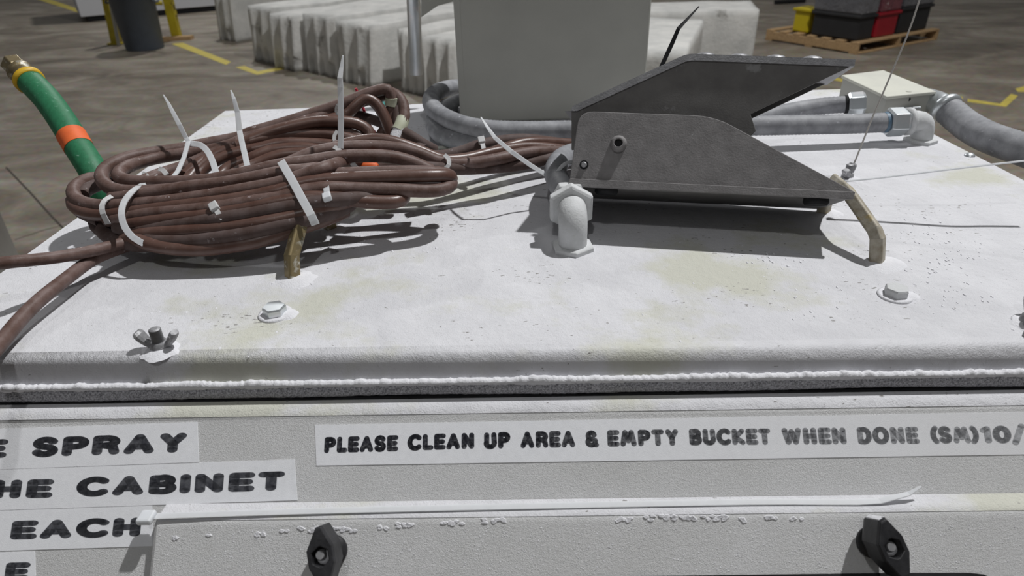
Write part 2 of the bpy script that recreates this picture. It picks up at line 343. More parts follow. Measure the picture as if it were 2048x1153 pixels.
# access door
sT, tT = spx(1024, 1000)
A = S(0, tT)                        # where the ledge meets the slope
B = az(1024, 1031, A.z - ZP)        # front of the horizontal ledge
DO = (B - A).dot(FN); ledge = (B - A).dot(FM)
tD = (B - KP).dot(FD)
sDL = spx(300, 1100, DO)[0]
def D(s, t, off=0): return S(s, tD + t, DO + off)
def dpx(x, y, off=0):
    a, t = spx(x, y, DO+off); return a, t - tD
dm = MB(); R_ = .005
pa = [A - FE*0, A + (B-A)*(1-R_/ledge)]
for i in range(1, 7):
    a = i/7; p0 = A + (B-A)*(1-R_/ledge); p2 = B + FD*R_; pa.append((1-a)**2*p0 + 2*a*(1-a)*B + a*a*p2)
pa += [B + FD*R_, B + FD*.20, B + FD*.20 - FN*DO]
E0 = [p + FE*(sDL+.003 - p.dot(FE) + KP.dot(FE)) for p in pa]
E1 = [p + FE*(XR-.03 - p.dot(FE) + KP.dot(FE)) for p in pa]
# rounded left end
Em = [p + FE*(sDL+.0 - p.dot(FE) + KP.dot(FE)) - FN*.002 + FD*.001 for p in pa]
n = len(pa)
dm.add(Em + E0 + E1, [tuple(range(n-1, -1, -1)), tuple(range(2*n, 3*n))] + [(i+k*n, (i+1) % n+k*n, (i+1) % n+n+k*n, i+n+k*n) for i in range(n) for k in (0, 1)])
door = empty('access_door', D(.05, .05), 'off-white hinged steel access panel standing proud of the lower front slope, held by two black knobs', 'cabinet door')
dm.sm = [False]*len(dm.sm)
dm.build('panel', 'body', door, bevel=.0012)
pw2 = MB(); n = 6; q1 = [p + FZ*.0003 + FM*.0002 for p in E0[:n]]; q2 = [p + FZ*.0003 + FM*.0002 for p in E1[:n]]
pw2.add(q1 + q2, [(i, i+1, i+1+n, i+n) for i in range(n-1)], True); pw2.build('powder_layer', 'powder_top', door)
wn = MB(); wp = [dpx(x, y, .0005) for x, y in ((1100, 1156), (1400, 1152), (1800, 1147), (1940, 1147), (1968, 1150), (1985, 1158))]
wn.prism([D(s, t, .0005) for s, t in wp] + [D(wp[-1][0]+.004, .14, .0005), D(wp[0][0], .14, .0005)], FN*-.004); wn.build('window_gasket', 'black', door)
# ------------------------------------------------------------------ lettering
def arcp(cx, cy, rx, ry, a0, a1, n=14):
    return [(cx + rx*math.cos(math.radians(a0+(a1-a0)*i/n)), cy + ry*math.sin(math.radians(a0+(a1-a0)*i/n))) for i in range(n+1)]
q = .15; T_ = 1-q
G = {
 'P': (.64, [[(q, q), (q, T_)], [(q, T_), (.34, T_)] + arcp(.34, .66, .19, T_-.66, 90, -90) + [(q, .44)]]),
 'L': (.56, [[(q, T_), (q, q), (.46, q)]]),
 'E': (.60, [[(.50, T_), (q, T_), (q, q), (.50, q)], [(q, .5), (.46, .5)]]),
 'A': (.76, [[(q, q), (.38, T_), (.76-q, q)], [(.24, .36), (.52, .36)]]),
 'S': (.62, [arcp(.31, .69, .18, .185, 25, 270) + arcp(.31, .31, .19, .185, 90, -155)]),
 'C': (.74, [arcp(.42, .5, .295, .375, 48, 312, 24)]),
 'N': (.70, [[(q, q), (q, T_), (.70-q, q), (.70-q, T_)]]),
 'U': (.68, [[(q, T_), (q, .36)] + arcp(.34, .36, .215, .235, 180, 360) + [(.68-q, T_)]]),
 'R': (.68, [[(q, q), (q, T_)], [(q, T_), (.36, T_)] + arcp(.36, .67, .19, T_-.67, 90, -90) + [(q, .46)], [(.36, .46), (.50, .40), (.55, q)]]),
 '&': (.66, [arcp(.34, .68, .17, .19, 20, 270) + [(.42, .49)], arcp(.34, .31, .20, .185, 100, 350, 16) + [(.55, .40)], [(.52, .16), (.60, .14)]]),
 'M': (.86, [[(q, q), (.27, T_), (.43, .34), (.59, T_), (.86-q, q)]]),
 'T': (.66, [[(q, T_), (.66-q, T_)], [(.33, T_), (.33, q)]]),
 'Y': (.68, [[(q, T_), (.34, .48), (.68-q, T_)], [(.34, .48), (.34, q)]]),
 'B': (.66, [[(q, q), (q, T_), (.34, T_)] + arcp(.34, .69, .17, .185, 90, -90) + [(q, .505)], [(.34, .505)] + arcp(.35, .315, .19, .19, 90, -90) + [(q, q)]]),
 'K': (.68, [[(q, q), (q, T_)], [(.54, T_), (.18, .48), (.56, q)]]),
 'W': (.96, [[(q, T_), (.30, q), (.48, .78), (.66, q), (.96-q, T_)]]),
 'H': (.68, [[(q, q), (q, T_)], [(.68-q, q), (.68-q, T_)], [(q, .5), (.68-q, .5)]]),
 'D': (.70, [[(q, q), (q, T_), (.32, T_)] + arcp(.32, .5, .255, .375, 90, -90) + [(q, q)]]),
 'O': (.80, [arcp(.40, .5, .275, .375, 0, 360, 28)]),
 'I': (.26, [[(.13, q), (.13, T_)]]),
 '(': (.36, [arcp(.42, .5, .27, .46, 120, 240)]),
 ')': (.36, [arcp(-.06, .5, .27, .46, 60, -60)]),
 '1': (.36, [[(.06, .76), (.21, T_), (.21, q)]]),
 '0': (.72, [arcp(.36, .5, .235, .375, 0, 360, 28)]),
 '/': (.50, [[(.08, .02), (.42, .98)]]),
}
def letters(mb, word, s0, s1, t_base, cap, place, sw=(.25, .28), t_shift=0.0, gap=.06):
    """fit the word between s0 and s1 (along the label); t_base = baseline"""
    tot = sum(G[c][0] for c in word) + gap*(len(word)-1); kx = (s1-s0)/tot; x = 0; hx, hy = sw[0]/2, sw[1]/2
    for c in word:
        wd, strokes = G[c]
        def P(u, v): 
            s = s0 + (x+u)*kx; return place(s, t_base + t_shift*(s-s0) - v*cap)
        for st in strokes:
            for i, (u, v) in enumerate(st):
                mb.add([P(u, v)] + [P(u + hx*math.cos(k*math.pi/8), v + hy*math.sin(k*math.pi/8)) for k in range(16)], [(0, k+1, (k+1) % 16+1) for k in range(16)])
                if i:
                    a = st[i-1]; d = V((u-a[0], v-a[1])); 
                    if d.length < 1e-6: continue
                    d.normalize(); nx, ny = -d.y*hx*hx, d.x*hy*hy; ll = math.hypot(d.y*hx, d.x*hy); nx /= ll; ny /= ll
                    mb.add([P(a[0]+nx, a[1]+ny), P(u+nx, v+ny), P(u-nx, v-ny), P(a[0]-nx, a[1]-ny)], [(0, 1, 2, 3)])
        x += wd + gap
TILT = 0.0
def label(name, px, words, text, material='ink', capf=None):
    """px = (left x, right x, y top at ref, y bottom at ref, ref x); words = [(text, x0, x1, ytop, ybot)]"""
    (tl, tr, br, bl) = px
    c = [S(*spx(*p), .0002) for p in (tl, tr, br, bl)]
    root = empty('label_tape', sum(c, V((0, 0, 0)))/4, text, 'label', 'adhesive label tapes on the sloped front')
    m = MB(); m.prism([p + FN*.00015 for p in c], FN*-.0004); m.build('tape', 'label' if material == 'ink' else 'label_fade', root)
    lm = MB()
    for wd, x0, x1, yt0, yb0, yt1, yb1 in words:
        a0 = spx(x0, yb0); a1 = spx(x1, yb1); h0 = spx(x0, yt0)[1]; h1 = spx(x1, yt1)[1]
        cap = ((a0[1]-h0) + (a1[1]-h1))/2; ts = (a1[1]-a0[1])/(a1[0]-a0[0])
        letters(lm, wd, a0[0], a1[0], a0[1], cap, lambda s, t: S(s, t, .00045), t_shift=ts, sw=(.28, .30) if material == 'ink_fade' else (.245, .305))
    o = lm.build('lettering', material, root)
    return root
label('a', ((630, 851), (2150, 823), (2150, 908), (633, 932)),
      [('PLEASE', 648, 795, 874, 907, 872, 903), ('CLEAN', 815, 949, 870, 902, 866, 898), ('UP', 968, 1020, 866, 899, 864, 897), ('AREA', 1041, 1151, 864, 897, 862, 895),
       ('&', 1171, 1195, 862, 895, 862, 895), ('EMPTY', 1215, 1358, 861, 894, 859, 892), ('BUCKET', 1379, 1543, 859, 891, 857, 890), ('WHEN', 1565, 1694, 857, 890, 855, 889),
       ('DONE', 1716, 1838, 855, 889, 854, 888), ('(SM)', 1862, 1960, 854, 887, 853, 887), ('10/', 1967, 2052, 853, 887, 852, 886)],
      'long pale label tape with small black capitals about cleaning up, fading to the right', 'ink_fade')
label('b', ((-140, 864), (395, 845), (398, 925), (-140, 945)), [('E', -45, 11, 880, 917, 879, 916), ('SPRAY', 62, 374, 876, 915, 866, 905)],
      'uppermost of the pale label tapes at left, ending in the wide black word SPRAY')
label('c', ((-140, 945), (589, 920), (595, 1001), (-140, 1026)), [('HE', -18, 103, 961, 998, 959, 996), ('CABINET', 151, 571, 956, 994, 943, 981)],
      'pale label tape ending in the wide black word CABINET, just below the SPRAY tape')
label('d', ((-140, 1027), (304, 1012), (306, 1093), (-140, 1107)), [('EACH', 18, 283, 1042, 1080, 1036, 1073)],
      'pale label tape ending in the wide black word EACH, left end of the access door')
label('e', ((-140, 1109), (70, 1104), (72, 1184), (-140, 1190)), [('E', 6, 56, 1126, 1163, 1125, 1162)],
      'shortest pale label tape in the bottom left corner showing a single wide black letter E')
# ------------------------------------------------------------------ black knobs on the door
def knob(cx, cy, ang, lab, dust):
    s, t = dpx(cx, cy, .027); root = empty('wing_knob', D(s, t, 0), lab, parent=door)
    ca, sa = math.cos(ang), math.sin(ang)
    def K(u, v, o):                      # u across, v up the slope
        return D(s + u*ca - v*sa, t - (u*sa + v*ca), o)
    out = [(-.0025, .0165), (.0015, .0175), (.0075, .006), (.0085, -.004), (.004, -.0165), (-.0015, -.0175), (-.0075, -.006), (-.0085, .004)]
    m = MB(); rings = []
    hole = [(.0056*math.cos(math.atan2(v, u)), .0056*math.sin(math.atan2(v, u))) for u, v in out]
    for sc_, o in ((.92, .006), (1, .009), (1, .0245), (.93, .027)): rings.append([K(u*sc_, v*sc_, o) for u, v in out])
    rings.append([K(u, v, .027) for u, v in hole]); rings.append([K(u, v, .0185) for u, v in hole])
    m.rings(rings, smooth=False); m.build('grip', 'knob', root, bevel=.0006)
    m = MB(); m.lathe(K(0, 0, .0005), FN, [(.0095, 0), (.0095, .003), (.006, .004), (.006, .0065)]); m.build('hub', 'knob', root)
    m = MB(); m.lathe(K(-.0005, .0008, .019), FN, [(.003, 0), (.003, .0055), (.0024, .0065)], 16); m.build('stud', 'steel', root)
    m = MB(); m.lathe(K(.0004, -.0012, .0191), FN, [(.0043, 0), (.0038, .0022), (.002, .0026)], 16); m.build('powder_in_socket', 'powder', root)
    if dust:
        m = MB(); m.prism([K(-.0028, .0163, .010), K(-.0002, .0172, .010), K(.0018, .0168, .024), K(-.0024, .0160, .025)], (0, 0, .0009)); m.build('powder_cap', 'powder', root)
knob(640, 1115, .12, 'black wing knob with a bare dull top', False)
knob(1789, 1098, .22, 'black wing knob capped with white powder', True)
# ------------------------------------------------------------------ long cable tie lying on the door ledge
zl = A.z - ZP + .0012
tie = MB(); tie.ribbon([az(302, 1034, zl), az(600, 1024, zl), az(1024, 1014, zl), az(1500, 1005, zl), az(1760, 1003, zl+.0005), az(1842, 974, zl+.008)], .0046, .0008, (0, 0, 1), step=.02)
tr = empty('cable_tie', az(302, 1034, zl), 'very long white cable tie lying along the top ledge of the access door', 'cable tie'); tie.build('strap', 'tie', tr)
m = MB(); m.box(az(293, 1036, zl+.001), (.0095, .0095, .0045), (FE, FM, FZ)); m.build('head', 'tie', tr, bevel=.0012)
# flakes of powder on the door face and on labels
m = MB()
def flake(mb, P, n, a, b_, h):
    u = perp(n); v = n.cross(u); k = random.randint(7, 10); ph = random.random()*6
    ring = [P + u*(a*(.6+.6*random.random())*math.cos(2*math.pi*i/k+ph)) + v*(b_*(.6+.6*random.random())*math.sin(2*math.pi*i/k+ph)) for i in range(k)]
    top = [P + (r-P)*.7 + n*h for r in ring]
    mb.rings([ring, top], smooth=False)
for x0, x1, y, dn in ((345, 360, 1078, 3), (417, 419, 1073, 1), (508, 540, 1068, 4), (560, 712, 1060, 26), (757, 776, 1055, 4), (787, 832, 1052, 8), (882, 924, 1047, 8), (967, 1010, 1043, 8),
                      (1228, 1262, 1040, 6), (1292, 1400, 1037, 20), (1400, 1456, 1037, 12), (1480, 1500, 1040, 3), (1520, 1560, 1037, 6), (1573, 1612, 1040, 3)):
    for _ in range(dn):
        x = random.uniform(x0, x1); s, t = dpx(x, y + random.uniform(-4, 4)); flake(m, D(s, t, -.0001), FN, .0022, .0013, .0006)
for _ in range(420):
    x = random.uniform(320, 2030); s, t = dpx(x, random.uniform(1050, 1145)); flake(m, D(s, t, -.0001), FN, .0006, .0004, .0003)
tag(m.build('powder_flakes', 'powder'), 'chalky flakes of white powder stuck along the upper face of the access door', 'powder', kind='stuff')
# crumbs on the top
m = MB(); UP = V((0, 0, 1))
for _ in range(520):
    s = random.uniform(-.40, .52); y = .372 + .6*random.random()**1.3; k = .35 + .9*random.random()**3
    flake(m, V((s, y, ZP-.0001)), UP, .0017*k, .0008*k, .0004*k)
for cx, cy in ((1880, 560), (1905, 600), (1850, 520), (1840, 465), (780, 490), (1590, 600), (590, 560), (1560, 520), (1920, 500)):
    for _ in range(22):
        p = az(random.gauss(cx, 45), random.gauss(cy, 16)); k = random.uniform(.4, 1.2); flake(m, p, UP, .0017*k, .0009*k, .0006*k)
tag(m.build('powder_crumbs', 'powder'), 'small crumbs of white powder scattered over the cabinet top', 'powder', kind='stuff')
# ------------------------------------------------------------------ bolts and wing nuts on the top
def mound(mb, p, r, h, seg=26, jit=.12):
    prof = [(1, 0), (.82, .45), (.5, .8), (.2, 1)]; rings = []
    ph = [1 + jit*mnoise.noise(V((math.cos(6.283*j/seg)*2, math.sin(6.283*j/seg)*2, p.x*50))) for j in range(seg)]
    for rr, hh in prof: rings.append([p + V((r*rr*ph[j]*math.cos(6.283*j/seg), r*rr*ph[j]*math.sin(6.283*j/seg), h*hh)) for j in range(seg)])
    mb.rings(rings)
def hexbolt(px, py, lab, mt, rot=.2):
    p = az(px, py); root = empty('hex_bolt', p, lab, 'bolt', 'hex bolts on the cabinet top')
    m = MB(); m.lathe(p - UP*.0002, UP, [(.0125, 0), (.0125, .0012), (.011, .0016)], 28); m.build('washer', 'powder', root)
    m = MB(); m.lathe(p + UP*.0012, UP, [(.0088, 0), (.0088, .0048), (.0080, .0062)], 6, False, V((math.cos(rot), math.sin(rot), 0))); m.build('head', mt, root, bevel=.0004)
    m = MB(); mound(m, p + V((.009, -.001, 0)), .0085, .0022); m.build('powder_heap', 'powder', root)
hexbolt(551, 629, 'greenish steel hex bolt in the top, between the brass handle and the wing nut', 'zinc', .3)
hexbolt(1790, 592, 'powder-covered hex bolt in the top, in front of the right brass handle', 'fit_powder', .1)
def wingnut(px, py, rot, lab, mt='steel', k=1.0):
    p = az(px, py); root = empty('wing_nut', p, lab, 'wing nut', 'wing nuts on the cabinet top')
    c, s = math.cos(rot), math.sin(rot); X = V((c, s, 0)); Y = V((-s, c, 0))
    m = MB(); m.lathe(p - UP*.0002, UP, [(.0105*k, 0), (.0105*k, .0010), (.0095*k, .0014)], 24); m.build('washer', 'powder', root)
    m = MB(); m.lathe(p + UP*.001, UP, [(.0068*k, 0), (.0062*k, .004*k), (.0050*k, .0055*k)], 20)
    for sg in (-1, 1):
        m.tube([p + X*(sg*.0035*k) + UP*.0030*k, p + X*(sg*.0075*k) + UP*.0055*k, p + X*(sg*.0108*k) + UP*.0095*k, p + X*(sg*.0135*k) + UP*.0140*k], lambda t: .0024*k+.0013*k*min(1, t*1.3) - (.0010*k if t > .97 else 0), sect=[(a, b_) for a, b_ in
               [(1.35*math.cos(q_*math.pi/6), .8*math.sin(q_*math.pi/6)) for q_ in range(12)]], up=Y)
    m.build('wings', mt, root)
    m = MB(); prof = []
    for i in range(15): prof += [(.0041*k, .004*k + i*.00085*k), (.0035*k, .00445*k + i*.00085*k)]
    prof.append((.002*k, .0168*k)); m.lathe(p, UP, prof, 16); m.build('threaded_stud', mt, root)
    m = MB(); mound(m, p + V((.001, -.003, 0)), .013*k, .0028*k, jit=.25); m.build('powder_heap', 'powder', root)
wingnut(322, 698, -.05, 'dusty steel wing nut on its threaded stud near the left front edge of the top')
wingnut(2062, 648, 1.15, 'dusty wing nut cut by the right edge of the frame near the front lip', 'steel', 1.15)
wingnut(1694, 357, .9, 'blurred wing nut behind the tip of the grey pedal, beside the string', 'steel', .95)
m = MB(); p = az(1939, 312); m.lathe(p, UP, [(.006, 0), (.0052, .002), (.003, .0032), (.0008, .0036)], 16)
tag(m.build('round_screw', 'zinc'), 'small round-headed screw near the right rim of the cabinet top', 'screw')
# ------------------------------------------------------------------ bail handles
def handle(P, lab, mA='brass', heap=True):
    root = empty('bail_handle', P[0], lab, 'handle', 'brass bail handles on the cabinet top')
    sq = [(1, .0), (0, 1), (-1, 0), (0, -1)]
    m = MB(); m.tube(P, .0064, sect=[(1.0, .15), (.15, 1.0), (-.15, 1.0), (-1, .15), (-1, -.15), (-.15, -1), (.15, -1), (1, -.15)], up=V((1, 0, 0)), sm=False); m.build('bar', mA, root, bevel=.0006)
    for i, e in ((0, P[0]), (1, P[-1])):
        m = MB(); mound(m, V((e.x, e.y, ZP)) + V((.004, -.002, 0)), .0165 if i == 0 else .013, .0026, jit=.3); m.build('powder_heap', 'powder', root)
def zz(x, y, z): return V((x, y, ZP+z))
handle([zz(-.181, .484, -.001), zz(-.180, .490, .018), zz(-.179, .496, .022), zz(-.173, .525, .046), zz(-.171, .534, .049), zz(-.170, .56, .048), zz(-.170, .576, .024), zz(-.171, .579, -.001)],
       'bent brass handle showing its front leg below the brown cable coil', 'brass')
handle([zz(.302, .484, -.001), zz(.300, .489, .020), zz(.299, .494, .0245), zz(.292, .530, .0405), zz(.292, .540, .042), zz(.294, .566, .041), zz(.299, .584, .022), zz(.301, .588, -.001)],
       'powder-dusted brass handle arching out from under the pedal tip', 'brass_light')
# ------------------------------------------------------------------ foot pedal lying on the top
ta = math.radians(28)
pA = az(1138, 372, .047); pB = az(1710, 399, .047); pe = (pB-pA).normalized(); ph = V((pe.y, -pe.x, 0)).normalized()
if ph.y > 0: ph = -ph
pn = (ph*math.cos(ta) + UP*math.sin(ta)).normalized(); pu = pn.cross(pe).normalized()
if pu.z < 0: pu = -pu
def PL(x, y, off=0): return apl(x, y, pA + pn*off, pn)
ped = empty('foot_pedal', V(((pA.x+pB.x)/2, (pA.y+pB.y)/2+.03, ZP)), 'grey painted metal foot pedal lying on its side across the right of the top', 'foot pedal')
def rp(pts, r, n=5):       # round polygon corners listed as (x,y,r)
    out = []
    N = len(pts)
    for i in range(N):
        p = V(pts[i][:2]); rr = pts[i][2] if len(pts[i]) > 2 else 0
        if not rr: out.append(tuple(p)); continue
        a = (V(pts[i-1][:2])-p).normalized()*rr; b_ = (V(pts[(i+1) % N][:2])-p).normalized()*rr
        for k in range(n+1):
            t = k/n; out.append(tuple((1-t)**2*(p+a) + 2*t*(1-t)*p + t*t*(p+b_)))
    return out
# base: front cheek, folded bottom edge, base plate, rear cheek
cheek = rp([(1138, 370, 2), (1158, 222, 30), (1428, 232, 40), (1710, 384, 3), (1708, 398)], 0)
m = MB(); m.prism([PL(*c) for c in cheek], pn*-.0035); m.build('front_cheek', 'pedal', ped, bevel=.0012)
m = MB(); m.prism([PL(x, y, .0018) for x, y in rp([(1139, 357, 3), (1137, 373, 3), (1707, 399, 2), (1711, 384, 2)], 0)], pn*-.004); m.build('folded_edge', 'pedal', ped, bevel=.001)
BW = .096
bl, br = PL(1141, 372), PL(1704, 397)
m = MB(); m.prism([bl, br, br - pn*BW, bl - pn*BW], pu*.0035); o = m.build('base_plate', 'pedal_dark', ped, bevel=.0008)
m = MB(); m.prism([p - pn*BW for p in [PL(*c) for c in rp([(1138, 370, 2), (1158, 222, 30), (1428, 232, 40), (1704, 384, 3), (1702, 396)], 0)]], pn*.0035); m.build('rear_cheek', 'pedal_dark', ped, bevel=.001)
c0 = PL(1237, 288)
m = MB(); m.lathe(c0, pn, [(.0072, -.001), (.0072, .0012), (.0060, .0042), (.0058, .0055), (.0042, .0060), (.0036, .0060), (.0036, .0025), (.0001, .0025)], 24); m.build('socket_screw', 'pedal', ped)
m = MB(); m.lathe(c0, pn, [(.0032, .002), (.0032, .0033), (.0001, .0034)], 6, False); m.build('screw_socket', 'black', ped)
c1 = PL(1168, 330)
m = MB(); m.lathe(c1, pn, [(.0040, -.001), (.0040, .0004)], 20); m.build('pin_hole', 'black', ped)
m = MB(); m.lathe(c1, pn, [(.0026, 0), (.0026, .0016), (.0018, .0022)], 16); m.build('pin', 'pedal_edge', ped)
for fx, fy in ((1212, 376), (1640, 397)):
    c2 = PL(fx, fy) - pn*.012; m = MB(); m.lathe(c2, -pu, [(.010, -.001), (.0105, .002), (.009, .0045)], 20); m.build('rubber_foot', 'black', ped)
# treadle, hinged a little more upright inside the cheeks
tb_ = math.radians(23.0); tn = (ph*math.cos(tb_) + UP*math.sin(tb_)).normalized(); tu = tn.cross(pe); tu = tu if tu.z > 0 else -tu
tA = PL(1150, 300, -.009)
def TL(x, y, off=0): return apl(x, y, tA + tn*off, tn)
tred = rp([(1143, 300), (1143, 216, 6), (1375, 109, 16), (1712, 121, 3), (1706, 131, 4), (1501, 228, 4), (1512, 262, 2), (1500, 274), (1480, 300)], 0)
m = MB(); m.prism([TL(*c) for c in tred], tn*-.003); m.build('treadle_cheek', 'pedal_dark', ped, bevel=.001)
tw = .082
top = [TL(*c, .0015) for c in rp([(1142, 222), (1142, 214, 7), (1375, 107, 16), (1711, 119, 0)], 0)[0:]]
top = top[:-1] + [top[-1]]
inner = [p - tu*.0052 for p in top]
m = MB()
k = len(top); ringA = []
th = .0055
vsA = top; 
# tread plate follows the profile and reaches back across the pedal
def offs(pl, d):
    out = []
    for i in range(len(pl)):
        a = pl[max(i-1, 0)]; b_ = pl[min(i+1, len(pl)-1)]; t = (b_-a).normalized(); nn = tn.cross(t); nn = nn if nn.dot(tu) > 0 else -nn
        out.append(pl[i] - nn*d)
    return out
low = offs(top, th); poly = top + low[::-1]
m.prism(poly, -tn*tw); m.build('tread_plate', 'pedal_edge', ped, bevel=.001)
m = MB(); m.prism([p - tn*(tw-.004) for p in [TL(*c) for c in tred]], tn*.003); m.build('rear_treadle_cheek', 'pedal_dark', ped, bevel=.001)
tn_up = tn.cross((TL(1700, 120)-TL(1400, 109)).normalized()); tn_up = tn_up if tn_up.dot(tu) > 0 else -tn_up
for j in range(3):
    for i, x in enumerate((1413, 1482, 1556, 1630)):
        c = TL(x + (12 if j == 1 else 0), 109.5 + (x-1413)*.033, .0015) - tn*(.011 + j*.022)
        m = MB(); m.lathe(c - tn_up*.0008, tn_up, [(.0105, 0), (.0098, .0016), (.0072, .0036), (.0035, .0047), (.0005, .0050)], 20); m.build('tread_bump', 'pedal_edge', ped)
m = MB(); m.lathe(TL(1237, 235, -.004), -tn, [(.006, 0), (.006, tw-.012)], 14); m.build('hinge_rod', 'steel', ped)
# ------------------------------------------------------------------ electrical box standing at the back
def boxobj(name, x0, x1, y0, y1, z0, z1, m_, parent=None, bevel=.003):
    m = MB(); m.box(((x0+x1)/2, (y0+y1)/2, (z0+z1)/2), (x1-x0, y1-y0, z1-z0)); return m.build(name, m_, parent, bevel=bevel, seg=3)
eb = empty('control_box', zz(.065, .985, 0), 'tall plain grey-beige metal box standing at the back of the top', 'electrical box')
boxobj('housing', -.066, .192, .935, 1.035, ZP, ZP+.235, 'tan_box', eb, .004)
boxobj('cover_seam', -.0665, -.058, .9345, .9365, ZP+.004, ZP+.232, 'tan_box', eb, .0005)
m = MB(); m.lathe(zz(-.0668, .955, .012), (-1, 0, 0), [(.006, 0), (.006, .003), (.003, .004)], 6); m.build('mounting_screw', 'steel', eb)
# bracket and bright tube beside it
tubeb = ay(832, 149, 1.06); tubet = ay(827, 0, 1.06); tax = (tubet-tubeb).normalized()
bt = empty('hanging_tube', tubeb, 'blurred pale metal tube hanging beside the left of the tall box, open end down', 'metal tube')
m = MB(); rt = .0102; m.lathe(tubeb, tax, [(rt*.8, .004), (rt*.8, 0), (rt, 0), (rt, .30)], 24); m.build('tube', 'zinc', bt)
m = MB(); m.prism([ay(842, 35, 1.05), ay(875, 12, 1.05), ay(918, 0, 1.05), ay(918, -60, 1.05), ay(842, -60, 1.05)], V((0, .004, 0))); m.build('bracket', 'tan_box', bt, bevel=.0005)
# ------------------------------------------------------------------ junction box and conduits
jb = empty('junction_box', zz(.53, .93, 0), 'small square beige junction box at the right rear corner of the top', 'junction box')
jc = [az(1684, 152, .038), az(1767, 142, .038), az(1871, 184, .038), az(1773, 194, .038)]
jcen = sum(jc, V((0, 0, 0)))/4
m = MB(); m.prism([jcen + (p-jcen)*.97 - UP*.0385 for p in jc], UP*.0375); m.build('housing', 'tan_box', jb, bevel=.001)
m = MB(); m.prism([jcen + (p-jcen)*1.02 - UP*.003 for p in jc], UP*.004); m.build('cover', 'beige', jb, bevel=.0012)
m = MB(); m.lathe(jcen + (jc[2]-jcen)*.45 + (jc[3]-jcen)*.4 + UP*.0008, UP, [(.004, 0), (.003, .0012)], 12); m.build('cover_screw', 'beige', jb)
m = MB(); q0 = jcen + (jc[2]+jc[3]-2*jcen)*.47; m.lathe(V((q0.x, q0.y-.001, ZP+.031)), (0, -1, 0), [(.0025, 0), (.0025, .001)], 12); m.build('screw_hole', 'black', jb)
m = MB(); m.box(V((q0.x+.002, q0.y-.003, ZP+.020)), (.03, .006, .0035)); m.build('clip', 'zinc', jb, bevel=.0005)
def conduit(name, pts, r, lab, parts=()):
    root = empty(name, pts[0], lab, 'conduit', 'grey flexible conduits'); m = MB(); m.tube(pts, r*1.07, 22, step=.0022, ridges=(.0005,)); m.build('jacket', 'conduit', root); return root
def nut(root, p, axis, r, h, mt='zinc', name='compression_nut', x0=None):
    m = MB(); d = hexring(p, axis, r, h, x0); m.lathe(**d); m.build(name, mt, root, bevel=.0008)
# upper looping conduit with its elbow fitting at the right
pf = az(1790, 244, .026)
up = [P3(c) for c in ((1772, 245, 0, .026), (1700, 248, 0, .026), (1600, 250, 0, .027), (1500, 252, 0, .028), (1350, 255, .80), (1220, 258, .80), (1140, 261, .795), (1050, 262, .79), (985, 260, .79), (940, 254, .80), (905, 243, .82), (878, 228, .86), (863, 210, .91), (863, 195, .96), (876, 183, 1.01), (900, 176, 1.05), (925, 174, 1.075), (980, 174, 1.09), (1050, 176, 1.09))]
cu = conduit('flexible_conduit', up, .0109, 'grey flexible conduit looping round the left of the tall box, upper of its two turns')
ax = (up[0]-up[1]).normalized()
m = MB(); m.lathe(up[0] - ax*.004, ax, [(.0122, 0), (.0125, .004)], 24); m.build('sealing_ring', mat('blue_grey_seal', (.10, .17, .24), None, .5), cu)
nut(cu, up[0] + ax*.0005, ax, .0175, .023, x0=V((0, .3, 1)))
fl = up[0] + ax*.024
m = MB(); m.lathe(fl, ax, [(.013, 0), (.0165, .001), (.0165, .006), (.013, .0075)], 24)
m.tube([fl + ax*.004, fl + ax*.014, fl + ax*.022 - UP*.003, fl + ax*.0255 - UP*.012, V(((fl+ax*.026).x, (fl+ax*.026).y, ZP-.002))], .0125, 20, step=.003); m.build('elbow_body', 'fit_powder', cu)
m = MB(); e0 = fl + ax*.026; m.lathe(V((e0.x, e0.y, ZP-.0002)), UP, [(.019, 0), (.019, .004), (.017, .0048)], 6, False); m.build('locknut', 'fit_powder', cu, bevel=.0004)
# short conduit into the junction box, running behind the pedal to the foreground elbow
jn = az(1700, 209, .028)
ce = az(1145, 497); EX = ce.x; EY = ce.y
lo = [V((EX-.0015, EY+.040, ZP+.033)), V((EX-.007, EY+.072, ZP+.034)), V((EX-.007, EY+.115, ZP+.033)), V((EX+.010, EY+.165, ZP+.030)), V((EX+.06, EY+.215, ZP+.022)), V((EX+.14, EY+.265, ZP+.016))] + [P3(c) for c in ((1505, 240, 0, .016), (1570, 225, 0, .019), (1640, 213, 0, .023), (1694, 209, 0, .027))]
cl = conduit('flexible_conduit', lo, .0103, 'grey flexible conduit running from the powdered elbow under the pedal to the beige junction box')
ax = (lo[-1]-lo[-2]).normalized(); m = MB(); m.lathe(lo[-1] - ax*.003, ax, [(.0118, 0), (.0118, .004)], 24); m.build('sealing_ring', 'black', cl)
nut(cl, lo[-1] + ax*.001, ax, .0155, .020, x0=V((0, .3, 1)))
ax2 = V((-.03, 1, .02)).normalized()
nut(cl, V((EX, EY+.024, ZP+.033)), ax2, .0185, .012, 'fit_powder', 'compression_nut', V((1, 0, .05)))
nut(cl, V((EX, EY+.014, ZP+.031)), ax2, .0215, .0115, 'fit_powder', 'hex_collar', V((0, 0, 1)))
m = MB(); m.tube([V((EX, EY, ZP-.001)), V((EX, EY, ZP+.012)), V((EX, EY, ZP+.021)), V((EX, EY+.004, ZP+.0285)), V((EX, EY+.012, ZP+.0315)), V((EX, EY+.026, ZP+.032))], .0126, 24, step=.002); m.build('elbow_body', 'fit_powder', cl)
